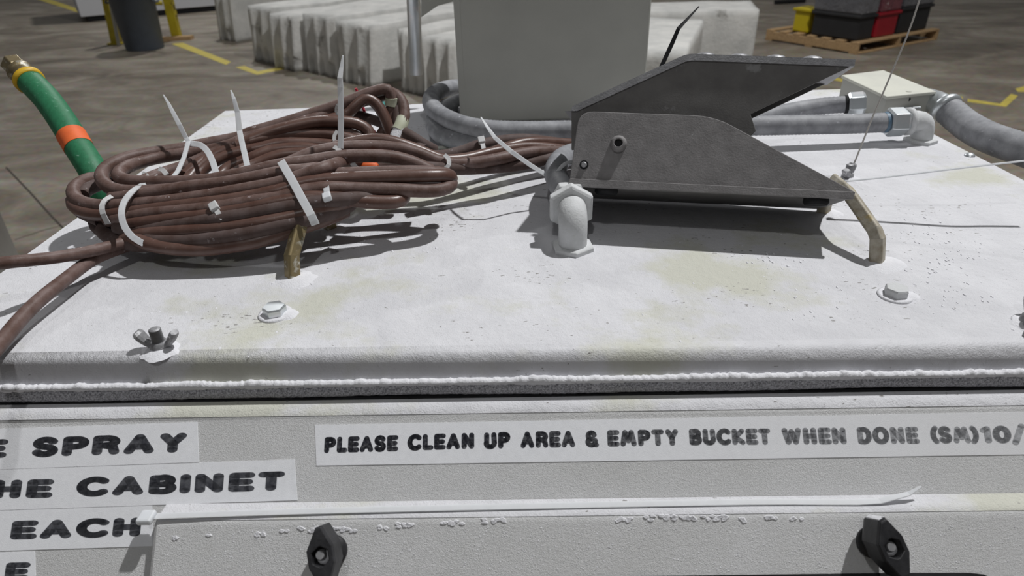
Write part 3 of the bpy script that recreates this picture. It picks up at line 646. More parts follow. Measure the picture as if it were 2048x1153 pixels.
m = MB(); m.lathe(V((EX, EY, ZP-.0002)), UP, [(.0196, 0), (.0196, .0038), (.0184, .0046)], 6, False, V((.1, -1, 0))); m.build('locknut', 'fit_powder', cl, bevel=.0005)
# lower turn of the loop
l2 = [P3(c) for c in ((1350, 268, .83), (1250, 280, .815), (1140, 290, .80), (1050, 292, .79), (980, 290, .79), (925, 283, .80), (890, 273, .82), (872, 258, .85), (869, 242, .89), (878, 225, .94), (900, 212, .985), (930, 205, 1.02), (1000, 210, 1.065), (1060, 214, 1.065))]
l2 = [V((p.x, p.y, max(p.z, ZP+.0112))) for p in l2]
conduit('flexible_conduit', l2, .0109, 'grey flexible conduit lying flat on the top, lower turn beneath the looping one')
# right-hand conduit leaving over the rim
rc = [ay(1888, 214, .875), ay(1905, 228, .86), ay(1935, 252, .82), ay(1975, 274, .77), ay(2030, 294, .73), ay(2100, 318, .69), ay(2200, 350, .65), V((1.02, .62, ZP-.10)), V((1.16, .62, ZP-.42)), V((1.20, .64, ZP-.85)), V((1.30, .70, .03)), V((1.6, .8, .02))]
cr_ = conduit('flexible_conduit', rc, .0165, 'thick grey flexible conduit running off the frame at right from the junction box')
ax = (rc[1]-rc[0]).normalized()
m = MB(); m.lathe(rc[0] - ax*.002, ax, [(.0185, 0), (.0205, .003), (.0205, .008), (.0175, .010)], 24); m.build('collar', 'zinc', cr_)
j2 = jc[2] + (jc[1]-jc[2])*.15
m = MB(); m.tube([V((j2.x-.008, j2.y, ZP+.021)), V((j2.x+.006, j2.y-.002, ZP+.023)), rc[0] - ax*.004, rc[0]], .0155, 8, step=.006); m.build('elbow_body', 'zinc', cr_)
# ------------------------------------------------------------------ green hose
hz = [V((-.50, .72, ZP-.60)), V((-.485, .715, ZP-.35)), V((-.472, .705, ZP-.14)), V((-.463, .70, ZP-.05)), ay(212, 400, .70), ay(188, 345, .712), ay(160, 300, .735), ay(127, 245, .765), ay(96, 201, .795), ay(70, 173, .82), ay(55, 158, .83)]
hs = empty('garden_hose', hz[0], 'green rubber hose standing up left of the cabinet, with orange band and brass end', 'hose')
m = MB(); m.tube(hz, .0148, 24, step=.006); m.build('tube', 'green', hs)
i0 = ay(160, 303, .68); i1 = ay(132, 262, .688); dd = (i1-i0).normalized()
hp = catmull(hz, .003)
def pxy(p):
    v = p - CAM; return 576.5 - FPX*v.dot(UU)/v.dot(fw)
m = MB(); m.tube([p for p in hp if 268 < pxy(p) < 297], .0153, 24, sm=False); m.build('orange_band', 'orange', hs)
e = hz[-1]; ax = (hz[-1]-hz[-2]).normalized()
m = MB(); m.lathe(e - ax*.008, ax, [(.0150, 0), (.0168, .001), (.0170, .007), (.0155, .009)], 28); m.build('collar', 'yellow_band', hs)
m = MB(); m.lathe(e + ax*.002, ax, [(.0130, 0), (.0130, .006), (.0115, .007), (.0140, .011), (.0145, .016), (.0115, .019)], 24); m.build('ferrule', 'brass', hs)
m = MB(); m.lathe(e + ax*.020, ax, [(.0120, 0), (.0132, .002), (.0132, .016), (.0120, .018), (.0085, .0182), (.0085, .008)], 6, False); m.build('hex_coupling', 'brass', hs, bevel=.0008)
# ------------------------------------------------------------------ coil of brown cable
R0 = .0061
coil = empty('cable_coil', zz(-.2, .56, 0), 'bundled coil of thick brown cable, dusted with powder, on the left of the top', 'cable coil')
def turn(pts, mt='cable', r=R0, name='cable_turn'):
    m = MB(); P = [P3(c) for c in pts]; P = [V((p.x, p.y, max(p.z, ZP + r))) if len(pts[i]) == 3 else p for i, p in enumerate(P)]
    m.tube(P, r, 14, step=.005); return m.build(name, mt, coil)
turn([(756, 279, .70), (768, 262, .71), (779, 235, .715), (784, 207, .72), (778, 184, .72), (768, 179, .72), (734, 188, .715), (687, 207, .705), (625, 228, .695), (562, 248, .685), (500, 266, .675), (474, 276, .67), (411, 288, .66), (367, 297, .65), (305, 306, .635), (252, 317, .615), (214, 335, .595), (203, 354, .58), (214, 372, .565), (239, 382, .555), (286, 384, .55), (349, 380, .55), (430, 374, .55), (500, 362, .555), (560, 352, .56)], 'cable_dusty')
turn([(790, 290, .69), (794, 272, .695), (801, 254, .70), (809, 232, .71), (806, 208, .72), (797, 194, .725), (784, 186, .73), (770, 190, .73), (718, 205, .72), (625, 238, .69), (562, 257, .68), (500, 274, .67), (474, 285, .66), (427, 307, .645), (380, 329, .63), (330, 346, .615), (302, 356, .60), (270, 372, .59)], 'cable_dusty')
turn([(783, 275, .70), (772, 241, .705), (759, 216, .71), (744, 201, .712), (727, 198, .71), (710, 212, .705), (687, 231, .70), (625, 248, .685), (562, 262, .675), (500, 283, .665), (440, 304, .65), (398, 328, .63), (372, 352, .615)])
turn([(730, 300, .68), (740, 280, .685), (737, 262, .69), (712, 247, .69), (675, 243, .685), (625, 245, .68), (562, 259, .67), (520, 274, .665), (474, 292, .655), (442, 306, .645), (380, 336, .63), (345, 360, .61)])
turn([(735, 300, .675), (725, 288, .678), (687, 274, .68), (640, 268, .678), (562, 271, .67), (500, 285, .66), (474, 296, .655), (427, 315, .64), (395, 338, .625), (376, 360, .61)])
turn([(750, 300, .68), (719, 276, .685), (687, 265, .688), (650, 261, .685), (619, 266, .68), (580, 280, .67)], 'cable_dusty')
turn([(745, 305, .67), (700, 296, .67), (675, 292, .67), (625, 288, .668), (562, 288, .66), (520, 297, .655), (458, 310, .645), (411, 334, .63), (390, 358, .615)])
turn([(760, 320, .655), (700, 308, .66), (656, 304, .66), (609, 297, .658), (547, 301, .652), (505, 316, .64), (460, 335, .63), (442, 350, .62), (420, 372, .60)])
turn([(740, 325, .645), (690, 315, .65), (625, 308, .65), (562, 311, .645), (505, 332, .63), (470, 348, .615), (440, 370, .60)])
turn([(720, 335, .63), (660, 325, .635), (600, 326, .635), (550, 336, .625), (500, 352, .61), (470, 368, .60)])
turn([(820, 330, .62), (760, 335, .62), (700, 340, .615), (640, 345, .61), (590, 355, .60), (540, 368, .595)], 'cable_grey')
turn([(474, 287, .655), (411, 303, .648), (349, 310, .64), (305, 318, .63), (264, 330, .61), (240, 344, .59), (240, 356, .578), (270, 364, .568), (349, 365, .56), (411, 362, .557), (442, 357, .557), (505, 344, .56), (560, 331, .565), (625, 322, .575), (669, 315, .583), (718, 312, .59), (781, 314, .597), (828, 326, .60), (862, 342, .60)], 'cable_dusty')
turn([(474, 365, .575), (520, 348, .58), (560, 333, .59), (590, 321, .60), (625, 306, .61), (669, 297, .62), (734, 293, .63), (797, 297, .635), (843, 309, .635), (884, 324, .635), (940, 327, .64), (1000, 317, .65), (1060, 305, .67), (1145, 301, .70), (1220, 300, .72)], 'cable_dusty')
turn([(590, 320, .62), (640, 304, .63), (690, 289, .64), (730, 281, .648), (765, 280, .65), (800, 288, .65), (840, 302, .65), (880, 318, .65), (920, 322, .66), (960, 314, .675), (1000, 300, .69), (1060, 285, .71), (1145, 288, .74), (1200, 290, .75)])
turn([(840, 310, .67), (880, 312, .68), (920, 304, .69), (960, 290, .70), (1010, 281, .72), (1060, 279, .735), (1145, 290, .75), (1200, 295, .76)], 'cable_grey')
turn([(850, 335, .62), (900, 338, .63), (960, 337, .645), (1040, 330, .66), (1145, 308, .69), (1200, 302, .70)], 'cable_grey')
turn([(870, 322, .645), (930, 318, .66), (990, 304, .68), (1060, 294, .705), (1145, 302, .725), (1200, 305, .74)])
turn([(300, 366, .60), (250, 362, .61), (215, 356, .612), (180, 358, .60), (156, 370, .585), (147, 384, .57), (155, 400, .556), (185, 411, .547), (230, 412, .541), (300, 407, .537), (349, 402, .535), (442, 388, .535), (505, 377, .536), (560, 366, .54), (610, 350, .545), (650, 336, .552), (700, 322, .60), (760, 318, .64)], 'cable_dusty')
turn([(300, 375, .59), (250, 374, .60), (216, 366, .60), (190, 372, .592), (170, 383, .58), (164, 392, .57)], 'cable_grey')
turn([(224, 398, .55), (255, 394, .547), (317, 385, .545), (380, 375, .545), (442, 368, .545), (505, 357, .548), (560, 346, .553), (620, 340, .56), (669, 332, .60), (720, 328, .64)], 'cable_dusty')
turn([(170, 398, .575), (150, 396, .568), (148, 410, .556), (170, 424, .545), (210, 430, .538), (255, 426, .534), (349, 414, .53), (442, 404, .528), (505, 393, .53), (560, 382, .532), (600, 369, .537), (640, 362, .541), (687, 358, .545), (781, 354, .553), (859, 352, .56), (893, 352, .568), (902, 357, .575), (898, 362, .582)])
turn([(480, 385, .54), (530, 377, .545), (594, 361, .552), (640, 351, .558), (700, 348, .564), (781, 345, .572), (859, 345, .58), (893, 349, .585), (903, 357, .59), (895, 366, .592)], 'cable_dusty')
turn([(200, 440, .545), (165, 425, .55), (155, 415, .56)], 'cable_grey')
turn([(215, 440, .536), (255, 436, .53), (300, 428, .528), (349, 424, .525), (442, 414, .523), (520, 402, .524), (560, 396, .526), (600, 384, .53), (650, 377, .534), (700, 377, .54), (781, 379, .546), (850, 382, .552), (885, 379, .558), (901, 371, .568), (899, 364, .578), (870, 362, .585), (800, 366, .59), (700, 368, .59)], 'cable_dusty')
turn([(255, 450, .525), (349, 438, .52), (411, 432, .518), (505, 415, .52), (560, 404, .522), (620, 395, .526), (680, 398, .53), (740, 404, .535), (790, 404, .54), (807, 396, .55), (800, 390, .56), (760, 390, .565), (700, 388, .57)])
turn([(235, 455, .53), (270, 462, .522), (349, 452, .515), (442, 438, .512), (505, 428, .514), (560, 417, .517), (640, 404, .522), (700, 398, .53), (760, 396, .545)], 'cable_grey')
turn([(250, 480, .52), (285, 470, .515), (349, 464, .51), (442, 456, .508), (505, 448, .509), (560, 438, .512), (620, 424, .518), (680, 410, .53), (700, 400, .54)])
turn([(270, 470, .52), (310, 482, .507), (380, 482, .503), (460, 473, .502), (520, 462, .505), (560, 452, .508), (620, 438, .515), (680, 420, .53), (700, 410, .545)], 'cable_grey')
turn([(255, 468, .525), (290, 486, .505), (340, 496, .50), (400, 499, .499), (450, 494, .50), (500, 486, .502), (540, 475, .506), (600, 456, .513), (650, 440, .525), (690, 424, .545)])
turn([(215, 448, .545), (205, 462, .540), (225, 478, .53), (270, 490, .515), (340, 488, .515), (420, 490, .512), (480, 480, .512)], 'cable_grey')
turn([(200, 420, .575), (190, 445, .565), (210, 465, .555), (260, 470, .545), (350, 455, .545), (450, 440, .545), (550, 420, .55)], 'cable_grey')
turn([(230, 425, .565), (300, 420, .56), (400, 410, .56), (500, 400, .56), (600, 392, .565), (680, 385, .57)], 'cable_grey')
turn([(260, 445, .55), (350, 435, .545), (450, 425, .543), (550, 410, .545), (640, 392, .55)], 'cable_grey')
turn([(820, 290, .70), (808, 275, .70), (800, 262, .705), (795, 250, .71), (780, 252, .715)], 'cable_dusty', R0*1.1)
turn([(868, 300, .70), (845, 288, .69), (825, 275, .69), (805, 262, .70), (795, 240, .71), (796, 215, .72)], 'cable_grey')
turn([(690, 222, .72), (720, 232, .72), (760, 245, .715), (790, 262, .70), (815, 285, .69), (850, 300, .68)], 'cable_grey', R0*.9)
turn([(-900, 760, 0, .02), (-560, 640, 0, .035), (-260, 560, 0, .042), (1, 527, 0, .040), (60, 521, 0, .036), (120, 514, 0, .031), (180, 503, 0, .026), (237, 489, 0, .022), (280, 478, 0, .020), (340, 470, 0, .018)], 'cable_dusty', .0049, 'cable_end')
turn([(-700, 1500, 0, -.30), (-480, 1250, 0, -.12), (-230, 960, 0, -.012), (-110, 815, 0, .009), (-40, 735, 0, .010), (0, 688, 0, .0105), (40, 640, 0, .013), (80, 600, 0, .016), (130, 560, 0, .017), (185, 520, 0, .017), (243, 496, 0, .016), (290, 482, 0, .012), (350, 470, 0, .010)], 'cable_dusty', .0052, 'cable_end')
def band(pts, r, mt, name): 
    m = MB(); m.tube([P3(c) for c in pts], r, 16, step=.003); return m.build(name, mt, coil)
band([(783, 195, .7195), (783, 203, .7195), (782, 213, .7185)], R0*1.1, 'tape_pale', 'tape_band')
band([(806, 238, .708), (802, 250, .702), (796, 262, .697)], R0*1.15, 'tape_pale', 'tape_band')
band([(800, 258, .699), (793, 272, .694), (790, 284, .69)], R0*1.12, 'powder', 'tape_band')
def thin(name, pts, r, mt, lab, cat='wire'):
    m = MB(); m.tube([P3(c) for c in pts], r, 8, step=.004); tag(m.build(name, mt), lab, cat)
thin('red_wire', [(711, 177, .735), (718, 192, .735), (726, 215, .73), (733, 238, .725), (742, 255, .72), (752, 268, .71), (760, 280, .70)], .0016, 'red_wire', 'thin red wire poking up from behind the top of the brown coil')
thin('teal_wire', [(763, 196, .745), (766, 208, .74), (768, 222, .735), (774, 240, .73)], .0022, 'teal_wire', 'short teal wire end beside the pale tape at the coil peak')
thin('white_wire', [(800, 318, .74), (840, 300, 0, .004), (880, 296, 0, .004), (930, 297, 0, .004), (960, 305, 0, .004), (1010, 310, 0, .003), (1060, 308, 0, .003)], .0024, 'white_wire', 'off-white wire curving flat between the coil and the grey conduit')
thin('teal_wire', [(850, 308, 0, .003), (890, 303, 0, .003), (940, 306, 0, .003), (980, 313, 0, .003)], .0018, 'teal_wire', 'teal wire lying just in front of the off-white wire behind the coil')
m = MB(); m.lathe(ay(716, 332, .615), V((1, -.2, -.1)), [(.004, 0), (.0075, .004), (.0075, .016), (.004, .020)], 16); tag(m.build('wire_connector', 'orange'), 'small orange twist-on wire connector inside the coil', 'wire connector')
# ------------------------------------------------------------------ cable ties
CN = V((.05, -.75, .65))
def ctie(pts, lab, wd=.0046, mt='tie', nrm=CN, head=None, sm=True, taper=False, grp='nylon cable ties around the cables'):
    P = [P3(c) for c in pts]; root = empty('cable_tie', P[0], lab, 'cable tie', grp)
    m = MB(); m.ribbon(P, wd, .0012, nrm, sm, taper); m.build('strap', mt, root)
    if head:
        h = P3(head); t = (P[1]-P[0]).normalized(); n_ = V(nrm); n_ = (n_ - t*n_.dot(t)).normalized(); b_ = t.cross(n_)
        m = MB(); m.box(h, (.0072, .0085, .005), (b_, t, n_)); m.build('head', mt, root, bevel=.0008)
    return root
ctie([(345, 356, .572), (356, 342, .585), (368, 315, .61), (377, 283, .635), (372, 276, .637), (359, 250, .64), (347, 227, .645), (337, 207, .65), (327, 190, .655)], 'white cable tie whose kinked tail points up left above the coil', .0042, taper=True, sm=False)
ctie([(372, 286, .64), (388, 288, .632), (402, 291, .627), (415, 303, .618), (426, 325, .60), (433, 350, .583)], 'white cable tie strap curving down over the upper strands, right of the kinked tail', .0056)
ctie([(497, 341, .575), (491, 315, .60), (484, 285, .63), (479, 262, .645), (475, 225, .655), (468, 198, .66), (462, 181, .665)], 'white cable tie with a straight tail leaning left over the middle of the coil', .0052, taper=True, sm=False)
ctie([(681, 297, .60), (682, 240, .61), (681, 175, .62), (680, 156, .62), (683, 135, .625), (686, 111, .63)], 'tall white cable tie tail standing straight up from the coil', .0052, taper=True, sm=False)
ctie([(668, 294, .61), (678, 300, .604), (685, 313, .592), (686, 326, .585), (680, 334, .58)], 'small grey-white tie looped round the upper front strands at the coil middle', .0040, 'tie_dusty')
ctie([(562, 323, .552), (575, 345, .54), (590, 371, .527), (607, 403, .513), (622, 430, .505), (631, 450, .503)], 'broad white cable tie strap running diagonally down the front of the coil', .0068)
ctie([(648, 350, .548), (652, 370, .532), (654, 390, .524)], 'short white cable tie with a square head at the right front of the coil', .0050, head=(654, 394, .521))
ctie([(310, 352, .60), (295, 362, .57), (268, 380, .540), (248, 405, .524), (243, 430, .512), (250, 455, .505), (266, 475, .50), (288, 488, .499)], 'large white cable tie hoop curving down the left front of the coil', .0052)
ctie([(224, 393, .543), (211, 400, .537), (204, 412, .53), (206, 428, .525), (216, 448, .525)], 'dusty grey cable tie hoop near the left end of the coil', .0042, 'tie_dusty')
ctie([(432, 418, .515), (437, 428, .510), (446, 438, .507)], 'dusty cable tie with a small head low on the coil front', .0042, 'tie_dusty', head=(428, 414, .516))
ctie([(305, 358, .565), (296, 368, .560), (292, 376, .556)], 'pale yellowed tie head on the upper left strands of the coil', .0042, 'tie', head=(291, 380, .552))
ctie([(318, 338, .60), (325, 340, .595), (334, 350, .58)], 'faint white tie looped over an inner strand at the left of the coil', .0042, 'tie_dusty')
ctie([(285, 347, .60), (292, 350, .597), (298, 362, .58)], 'tiny grey tie inside the left loop of the coil', .0038, 'tie_dusty')
ctie([(889, 310, .632), (897, 318, .628), (898, 330, .622), (890, 338, .62)], 'grey tie around the cables just right of the coil', .0040, 'tie_dusty')
ctie([(964, 284, .69), (967, 296, .682), (972, 314, .668)], 'grey cable tie with a square head on the cables leading right', .0046, 'tie_dusty', head=(963, 281, .692))
ctie([(1112, 362, 0, .020), (1098, 354, 0, .031), (1060, 330, 0, .045), (1022, 303, 0, .062), (990, 276, 0, .074), (975, 255, 0, .079), (962, 235, 0, .083)], 'white cable tie tail reaching up left from beside the powdered elbow', .0042, taper=True, sm=False)
ctie([(1146, 324, .62), (1130, 328, .61), (1116, 343, .60), (1108, 362, .592)], 'white cable tie hoop round the conduit left of the pedal', .0034, 'tie')
ctie([(683, 206, .69), (675, 212, .69), (673, 222, .69), (678, 230, .688)], 'short grey tie round the upper strands behind the tall tail', .0036, 'tie_dusty')
ctie([(675, 262, .67), (669, 272, .667), (670, 284, .663), (678, 291, .66)], 'grey tie round the middle strands behind the tall tail', .0036, 'tie_dusty')
ctie([(704, 326, .585), (712, 336, .582), (722, 345, .578)], 'dull grey tie over the orange connector in the coil', .0046, 'tie_dusty')
ctie([(1690, 363, 0, .034), (1760, 356, 0, .038), (1860, 344, 0, .045), (1960, 332, 0, .052), (2048, 322, 0, .056), (2112, 315, 0, .059)], 'thin white cable tie tail running off the frame at right above the top', .0040, nrm=(0, .25, 1), grp='nylon cable ties around the cables')
# black tie sticking up behind the pedal
bt_ = ctie([(1292, 240, .775), (1300, 200, .745), (1310, 165, .70), (1322, 135, .668), (1345, 85, .665), (1357, 57, .667), (1372, 41, .67), (1398, 13, .675)], 'black cable tie tail sticking up behind the pedal', .0040, 'tie_black', taper=True, sm=False)
# string
m = MB(); sp_ = [P3(c) for c in ((1697, 352, .69), (1712, 318, .69), (1745, 235, .70), (1790, 130, .715), (1812, 78, .72), (1826, 40, .725), (1842, -10, .73), (1860, -80, .74))]
m.tube(sp_, .0009, 7, sm=False); tag(m.build('twine', 'string'), 'thin pale twine rising from the far wing nut out of the top of the frame', 'string')
# ------------------------------------------------------------------ background: floor markings
def line(pts, lab):
    m = MB(); m.prism([fz(x, y, .0) for x, y in pts], UP*.002); tag(m.build('floor_marking', 'lineyellow'), lab, 'floor line', 'yellow lines painted on the floor')
line([(60, -6), (86, -6), (202, 33), (202, 40)], 'yellow floor line running to the foot of the yellow stand at top left')
line([(343, 88), (366, 86), (462, 124), (452, 130)], 'yellow floor line running right and down from the grey bin')
line([(471, 135), (489, 132), (515, 143), (586, 130), (586, 135), (514, 150)], 'yellow corner mark on the floor at the foot of the white blocks')
line([(1655, 158), (1664, 152), (1688, 160), (1684, 164)], 'short yellow floor line glimpsed behind the junction box')
line([(1880, 186), (1925, 194), (1925, 200), (1880, 192)], 'yellow floor dash just right of the junction box')
line([(1935, 198), (2000, 208), (2022, 188), (2036, 192), (2012, 214), (1935, 204)], 'yellow floor mark with an angled end at the right')
line([(2030, 178), (2052, 172), (2052, 184), (2036, 184)], 'yellow floor mark cut by the right edge of the frame')
# floor joints
def joint(pts, w_=.012):
    m = MB(); P = [fz(*p) for p in pts]
    for a, b_ in zip(P, P[1:]):
        t = (b_-a).normalized(); n_ = V((-t.y, t.x, 0))*w_/2; m.prism([a-n_, b_-n_, b_+n_, a+n_], UP*.0012)
    tag(m.build('floor_joint', mat('joint_filler', (.055, .045, .036), None, .9)), kind='structure')
joint([(12, 335), (60, 385), (105, 435), (137, 468)])
joint([(30, 480), (90, 460), (140, 448), (170, 440)], .006)
# ------------------------------------------------------------------ background: concrete blocks
def block(P0, ax_, wdir, L_, W_, H_, lab, seed, grp, flutes=True):
    """P0: bottom corner; the fluted end spans W_ along wdir, the block runs L_ along ax_"""
    m = MB(); nu, nv, nw = 10, 26, 10
    def pt(i, j, k):
        a, b_, c = i/nu, j/nv, k/nw; o = V((0, 0, 0))
        x = a*L_; y = b_*W_; z = c*H_
        if flutes and i == 0:
            x += .055*abs(math.sin(b_*math.pi*2.5 + seed))**.7 + (.10 if c < .22 and math.sin(b_*17+seed*2) > .75 else 0) - .05*(1-c)
        y += (b_-.5)*.03*(1-c)*-1
        p = P0 + ax_*x + wdir*y + UP*z; nn = mnoise.noise_vector(p*2.3 + V((seed, 0, 0)))*.018; nn.z *= (1 if c > 0 else 0)
        e = .015 if (i in (0, nu)) + (j in (0, nv)) + (k == nw) >= 2 else 0
        c0_ = P0 + ax_*L_/2 + wdir*W_/2 + UP*H_/2
        return p + nn + (c0_-p).normalized()*e
    idx = {}; vs = []; fs = []
    def gi(i, j, k):
        if (i, j, k) not in idx: idx[(i, j, k)] = len(vs); vs.append(pt(i, j, k))
        return idx[(i, j, k)]
    for j in range(nv):
        for k in range(nw):
            fs.append((gi(0, j, k), gi(0, j, k+1), gi(0, j+1, k+1), gi(0, j+1, k))); fs.append((gi(nu, j, k), gi(nu, j+1, k), gi(nu, j+1, k+1), gi(nu, j, k+1)))
    for i in range(nu):
        for k in range(nw):
            fs.append((gi(i, 0, k), gi(i+1, 0, k), gi(i+1, 0, k+1), gi(i, 0, k+1))); fs.append((gi(i, nv, k), gi(i, nv, k+1), gi(i+1, nv, k+1), gi(i+1, nv, k)))
        for j in range(nv):
            fs.append((gi(i, j, nw), gi(i+1, j, nw), gi(i+1, j+1, nw), gi(i, j+1, nw))); fs.append((gi(i, j, 0), gi(i, j+1, 0), gi(i+1, j+1, 0), gi(i+1, j, 0)))
    m.add(vs, fs, True); zmin = min(v.z for v in m.v); m.v = [V((v.x, v.y, v.z - (zmin if False else 0))) for v in m.v]
    o = m.build('concrete_block', 'concrete'); o.location.z = 0
    tag(o, lab, 'concrete block', grp)
GB = 'white fluted concrete blocks stacked side by side'
ua = V((.66, .75, 0)).normalized(); wa = V((.735, -.678, 0)).normalized()
q0 = fz(500, 119); 
lens = [(0, .62, .04, 'white concrete block at the left end of the row, grey-stained fluted end'), (.64, .60, -.06, 'second white block of the row counting from its grey-stained left end'),
        (1.26, .60, .02, 'third white block of the row, standing above the tall cable tie tail'), (1.88, .62, -.03, 'white block of the row with the dark side gap, nearest before the hanging tube'),]
for i, (d, w_, off, lb) in enumerate(lens): block(q0 + wa*d + ua*off, ua, wa, 2.3 - .2*(i % 2), w_-.05, .60 - .03*(i % 2), lb, i+1, GB)
block(fz(797, 180), ua, wa, 1.7, .37, .56, 'white fluted block right behind the hanging metal tube', 7, GB)
block(fz(797, 180) + wa*.42 - ua*.03, ua, wa, 1.5, .42, .53, 'white fluted block half hidden by the left of the tall box', 9, GB)
block(fz(438, 78), V((.66, .75, 0)).normalized(), wa, 1.2, .5, .60, 'separate white fluted block standing apart at the far left of the row', 4, GB)
r1 = az(1376, 104, -ZP+.57); u1 = V((.325, .946, 0)).normalized(); w1 = V((-.946, .325, 0)).normalized()
block(V((r1.x, r1.y, 0)), u1, w1, 1.72, .75, .57, 'white flat-topped block showing right beside the tall box', 12, 'white concrete blocks to the right of the tall box', False)
r2 = az(1523, 20, -ZP+.57)
block(V((r2.x, r2.y, 0)), V((.2, .98, 0)).normalized(), V((-.99, .14, 0)).normalized(), .8, 1.75, .57, 'white block with a shaded front behind the black cable tie', 15, 'white concrete blocks to the right of the tall box', False)
# ------------------------------------------------------------------ background: bins, stand, machine
def bin_(base, rb, rtp, h, lab, mt, handle_=True):
    root = empty('waste_bin', base, lab, 'bin')
    m = MB(); m.lathe(base, UP, [(rb*.96, 0), (rb, .01), (rtp, h*.95), (rtp*1.07, h*.955), (rtp*1.07, h), (rtp*.98, h), (rtp*.97, h*.9), (rb*.9, .03)], 32); m.build('tub', mt, root)
    for sg in (-1, 1):
        m = MB(); c = base + V((sg*rtp*1.02, 0, h*.86)); m.tube([c + V((0, -.07, .03)), c + V((sg*.035, -.055, -.02)), c + V((sg*.035, .055, -.02)), c + V((0, .07, .03))], .012, 8, step=.02); m.build('grip', mt, root)
cb = fz(274, 104); bin_(cb + V((0, .24, 0)), .235, .275, .70, 'dark blue-grey plastic waste bin between the legs of the yellow stand', 'bin')
dp = az(-55, 430, .74-ZP); dr = MB(); dr.lathe(V((dp.x-.29, dp.y, 0)), UP, [(.285, 0), (.29, .02), (.29, .25), (.296, .26), (.29, .27), (.29, .48), (.296, .49), (.29, .50), (.29, .715), (.298, .725), (.298, .74), (.28, .745), (.28, .735)], 48)
tag(dr.build('steel_drum', 'bin_grey'), 'blurred grey drum on the floor, cut by the left edge of the frame', 'drum')
ys = empty('yellow_stand', fz(290, 85), 'yellow painted steel stand behind the blue-grey bin', 'stand')
f1 = fz(234, 88); f2 = fz(355, 78)
def leg(fp, tp): 
    m = MB(); t = (tp-fp).normalized(); m.tube([fp, tp], .058, sect=[(1, .8), (-1, .8), (-1, -.8), (1, -.8)], sm=False, up=V((1, 0, 0))); m.build('leg', 'yellow', ys)
    m = MB(); m.box(fp + UP*.01, (.2, .14, .02)); m.build('foot', 'yellow', ys)
leg(f1, ay(203, -60, f1.y)); leg(f2, ay(322, -60, f2.y))
m = MB(); m.tube([ay(204, 2, f1.y), ay(325, 6, f2.y)], .03, 10, sm=False); m.build('crossbar', 'yellow', ys)
m = MB(); g1 = fz(238, 92); m.tube([g1, ay(212, -40, g1.y)], .022, 10, sm=False); m.build('grey_post', 'tan_box', ys)
pk = MB(); a_ = fz(316, 84); b_ = fz(382, 80); pk.prism([a_, b_, b_ + V((0, .12, 0)), a_ + V((0, .12, 0))], UP*.05); tag(pk.build('timber_plank', 'wood'), 'short timber plank lying on the floor beside the blue-grey bin', 'plank')
wm = empty('white_machine', fz(390, 20), 'white enamelled machine with a dark gap beneath it at the top left', 'machine')
wl = fz(330, 31); wr = fz(432, 22); dv = (wr-wl).normalized(); pv = V((-dv.y, dv.x, 0)); dv2 = dv
m = MB(); m.prism([wl - dv*1.3 + UP*.09, wr + dv*.2 + UP*.09, wr + dv*.2 + pv*1.2 + UP*.09, wl - dv*1.3 + pv*1.2 + UP*.09], UP*1.3); m.build('casing', 'white_panel', wm, bevel=.01)
m = MB(); m.prism([wl - dv*1.2 + pv*.06, wr + dv*.1 + pv*.06, wr + dv*.1 + pv*1.1, wl - dv*1.2 + pv*1.1], UP*.09); m.build('shadow_plinth', 'black', wm)  # black block paints in the shadow beneath the casing
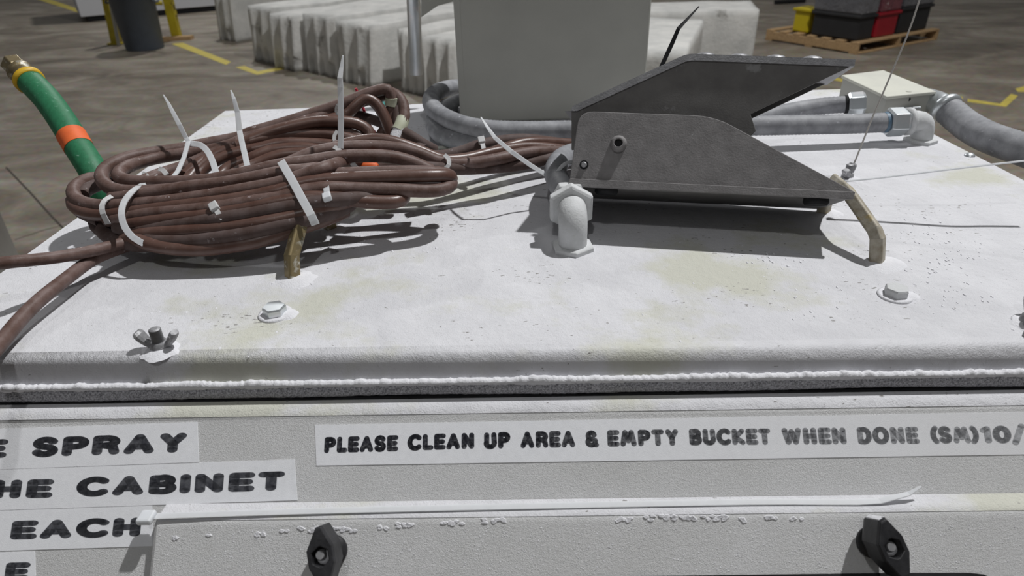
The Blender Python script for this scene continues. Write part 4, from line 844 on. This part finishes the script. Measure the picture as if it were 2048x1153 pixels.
# pallet with totes
pc = fz(1712, 110); pl_ = fz(1529, 80); pr_ = fz(1876, 80)
e1 = (pl_-pc); e1.z = 0; e2 = (pr_-pc); e2.z = 0; L1, L2 = e1.length, e2.length; e1.normalize(); e2.normalize()
e1 = (e1 - e2*e1.dot(e2)*.5).normalized(); e2 = V((-e1.y, e1.x, 0)) if V((-e1.y, e1.x, 0)).dot(e2) > 0 else V((e1.y, -e1.x, 0))
pal = empty('wooden_pallet', pc + e1*.5 + e2*.5, 'wooden pallet on the floor at the top right carrying wrapped totes', 'pallet')
def pbox(parent, name, a0, a1, b0, b1, z0, z1, mt, bevel=.004):
    m = MB(); m.prism([pc + e1*a0 + e2*b0 + UP*z0, pc + e1*a1 + e2*b0 + UP*z0, pc + e1*a1 + e2*b1 + UP*z0, pc + e1*a0 + e2*b1 + UP*z0], UP*(z1-z0)); return m.build(name, mt, parent, bevel=bevel)
for k in range(3): pbox(pal, 'stringer', 0, L1, (L2-.04)*k/2, (L2-.04)*k/2+.04, .018, .108, 'wood')
for k in range(7): pbox(pal, 'deck_board', (L1-.1)*k/6, (L1-.1)*k/6+.1, 0, L2, .108, .128, 'wood')
for k in range(3): pbox(pal, 'bottom_board', (L1-.1)*k/2, (L1-.1)*k/2+.1, 0, L2, 0, .018, 'wood')
def tote(lab, a0, a1, b0, b1, z0, z1, mt, name='plastic_tote'):
    root = empty(name, pc + e1*(a0+a1)/2 + e2*(b0+b1)/2 + UP*z0, lab, 'tote', 'totes on the pallet')
    pbox(root, 'tub', a0+.02, a1-.02, b0+.02, b1-.02, z0, z1-.03, mt, .02); pbox(root, 'rim', a0, a1, b0, b1, z1-.035, z1, mt, .008)
tote('black plastic tote at the near corner of the pallet', .06, .70, .04, .36, .128, .40, 'darkplastic')
tote('red plastic tote on the pallet, right of the black corner tote', .06, .66, .37, .80, .128, .40, 'red')
tote('black plastic tote at the right end of the pallet', .06, .60, .81, L2-.14, .128, .42, 'darkplastic')
tote('yellow plastic tub on the left end of the pallet', .74, 1.0, .08, .36, .128, .40, 'yellow_tub')
tote('grey film-wrapped tote stacked on the black corner tote', .05, .72, .03, .37, .40, .80, 'greywrap')
tote('film-wrapped dull red tote stacked on the red tote', .05, .68, .38, .80, .40, .80, 'redwrap')
tote('film-wrapped dark tote stacked at the right end of the pallet', .05, .62, .82, L2-.13, .42, .80, 'greywrap')
dk = MB(); c_ = fz(1590, 8); dk.tube([c_ + V((-.35, 0, .04)), c_ + V((.2, .1, .04))], .035, 10, sm=False); tag(dk.build('rubber_hose', 'black'), 'black hose end lying on the floor behind the pallet', 'hose')
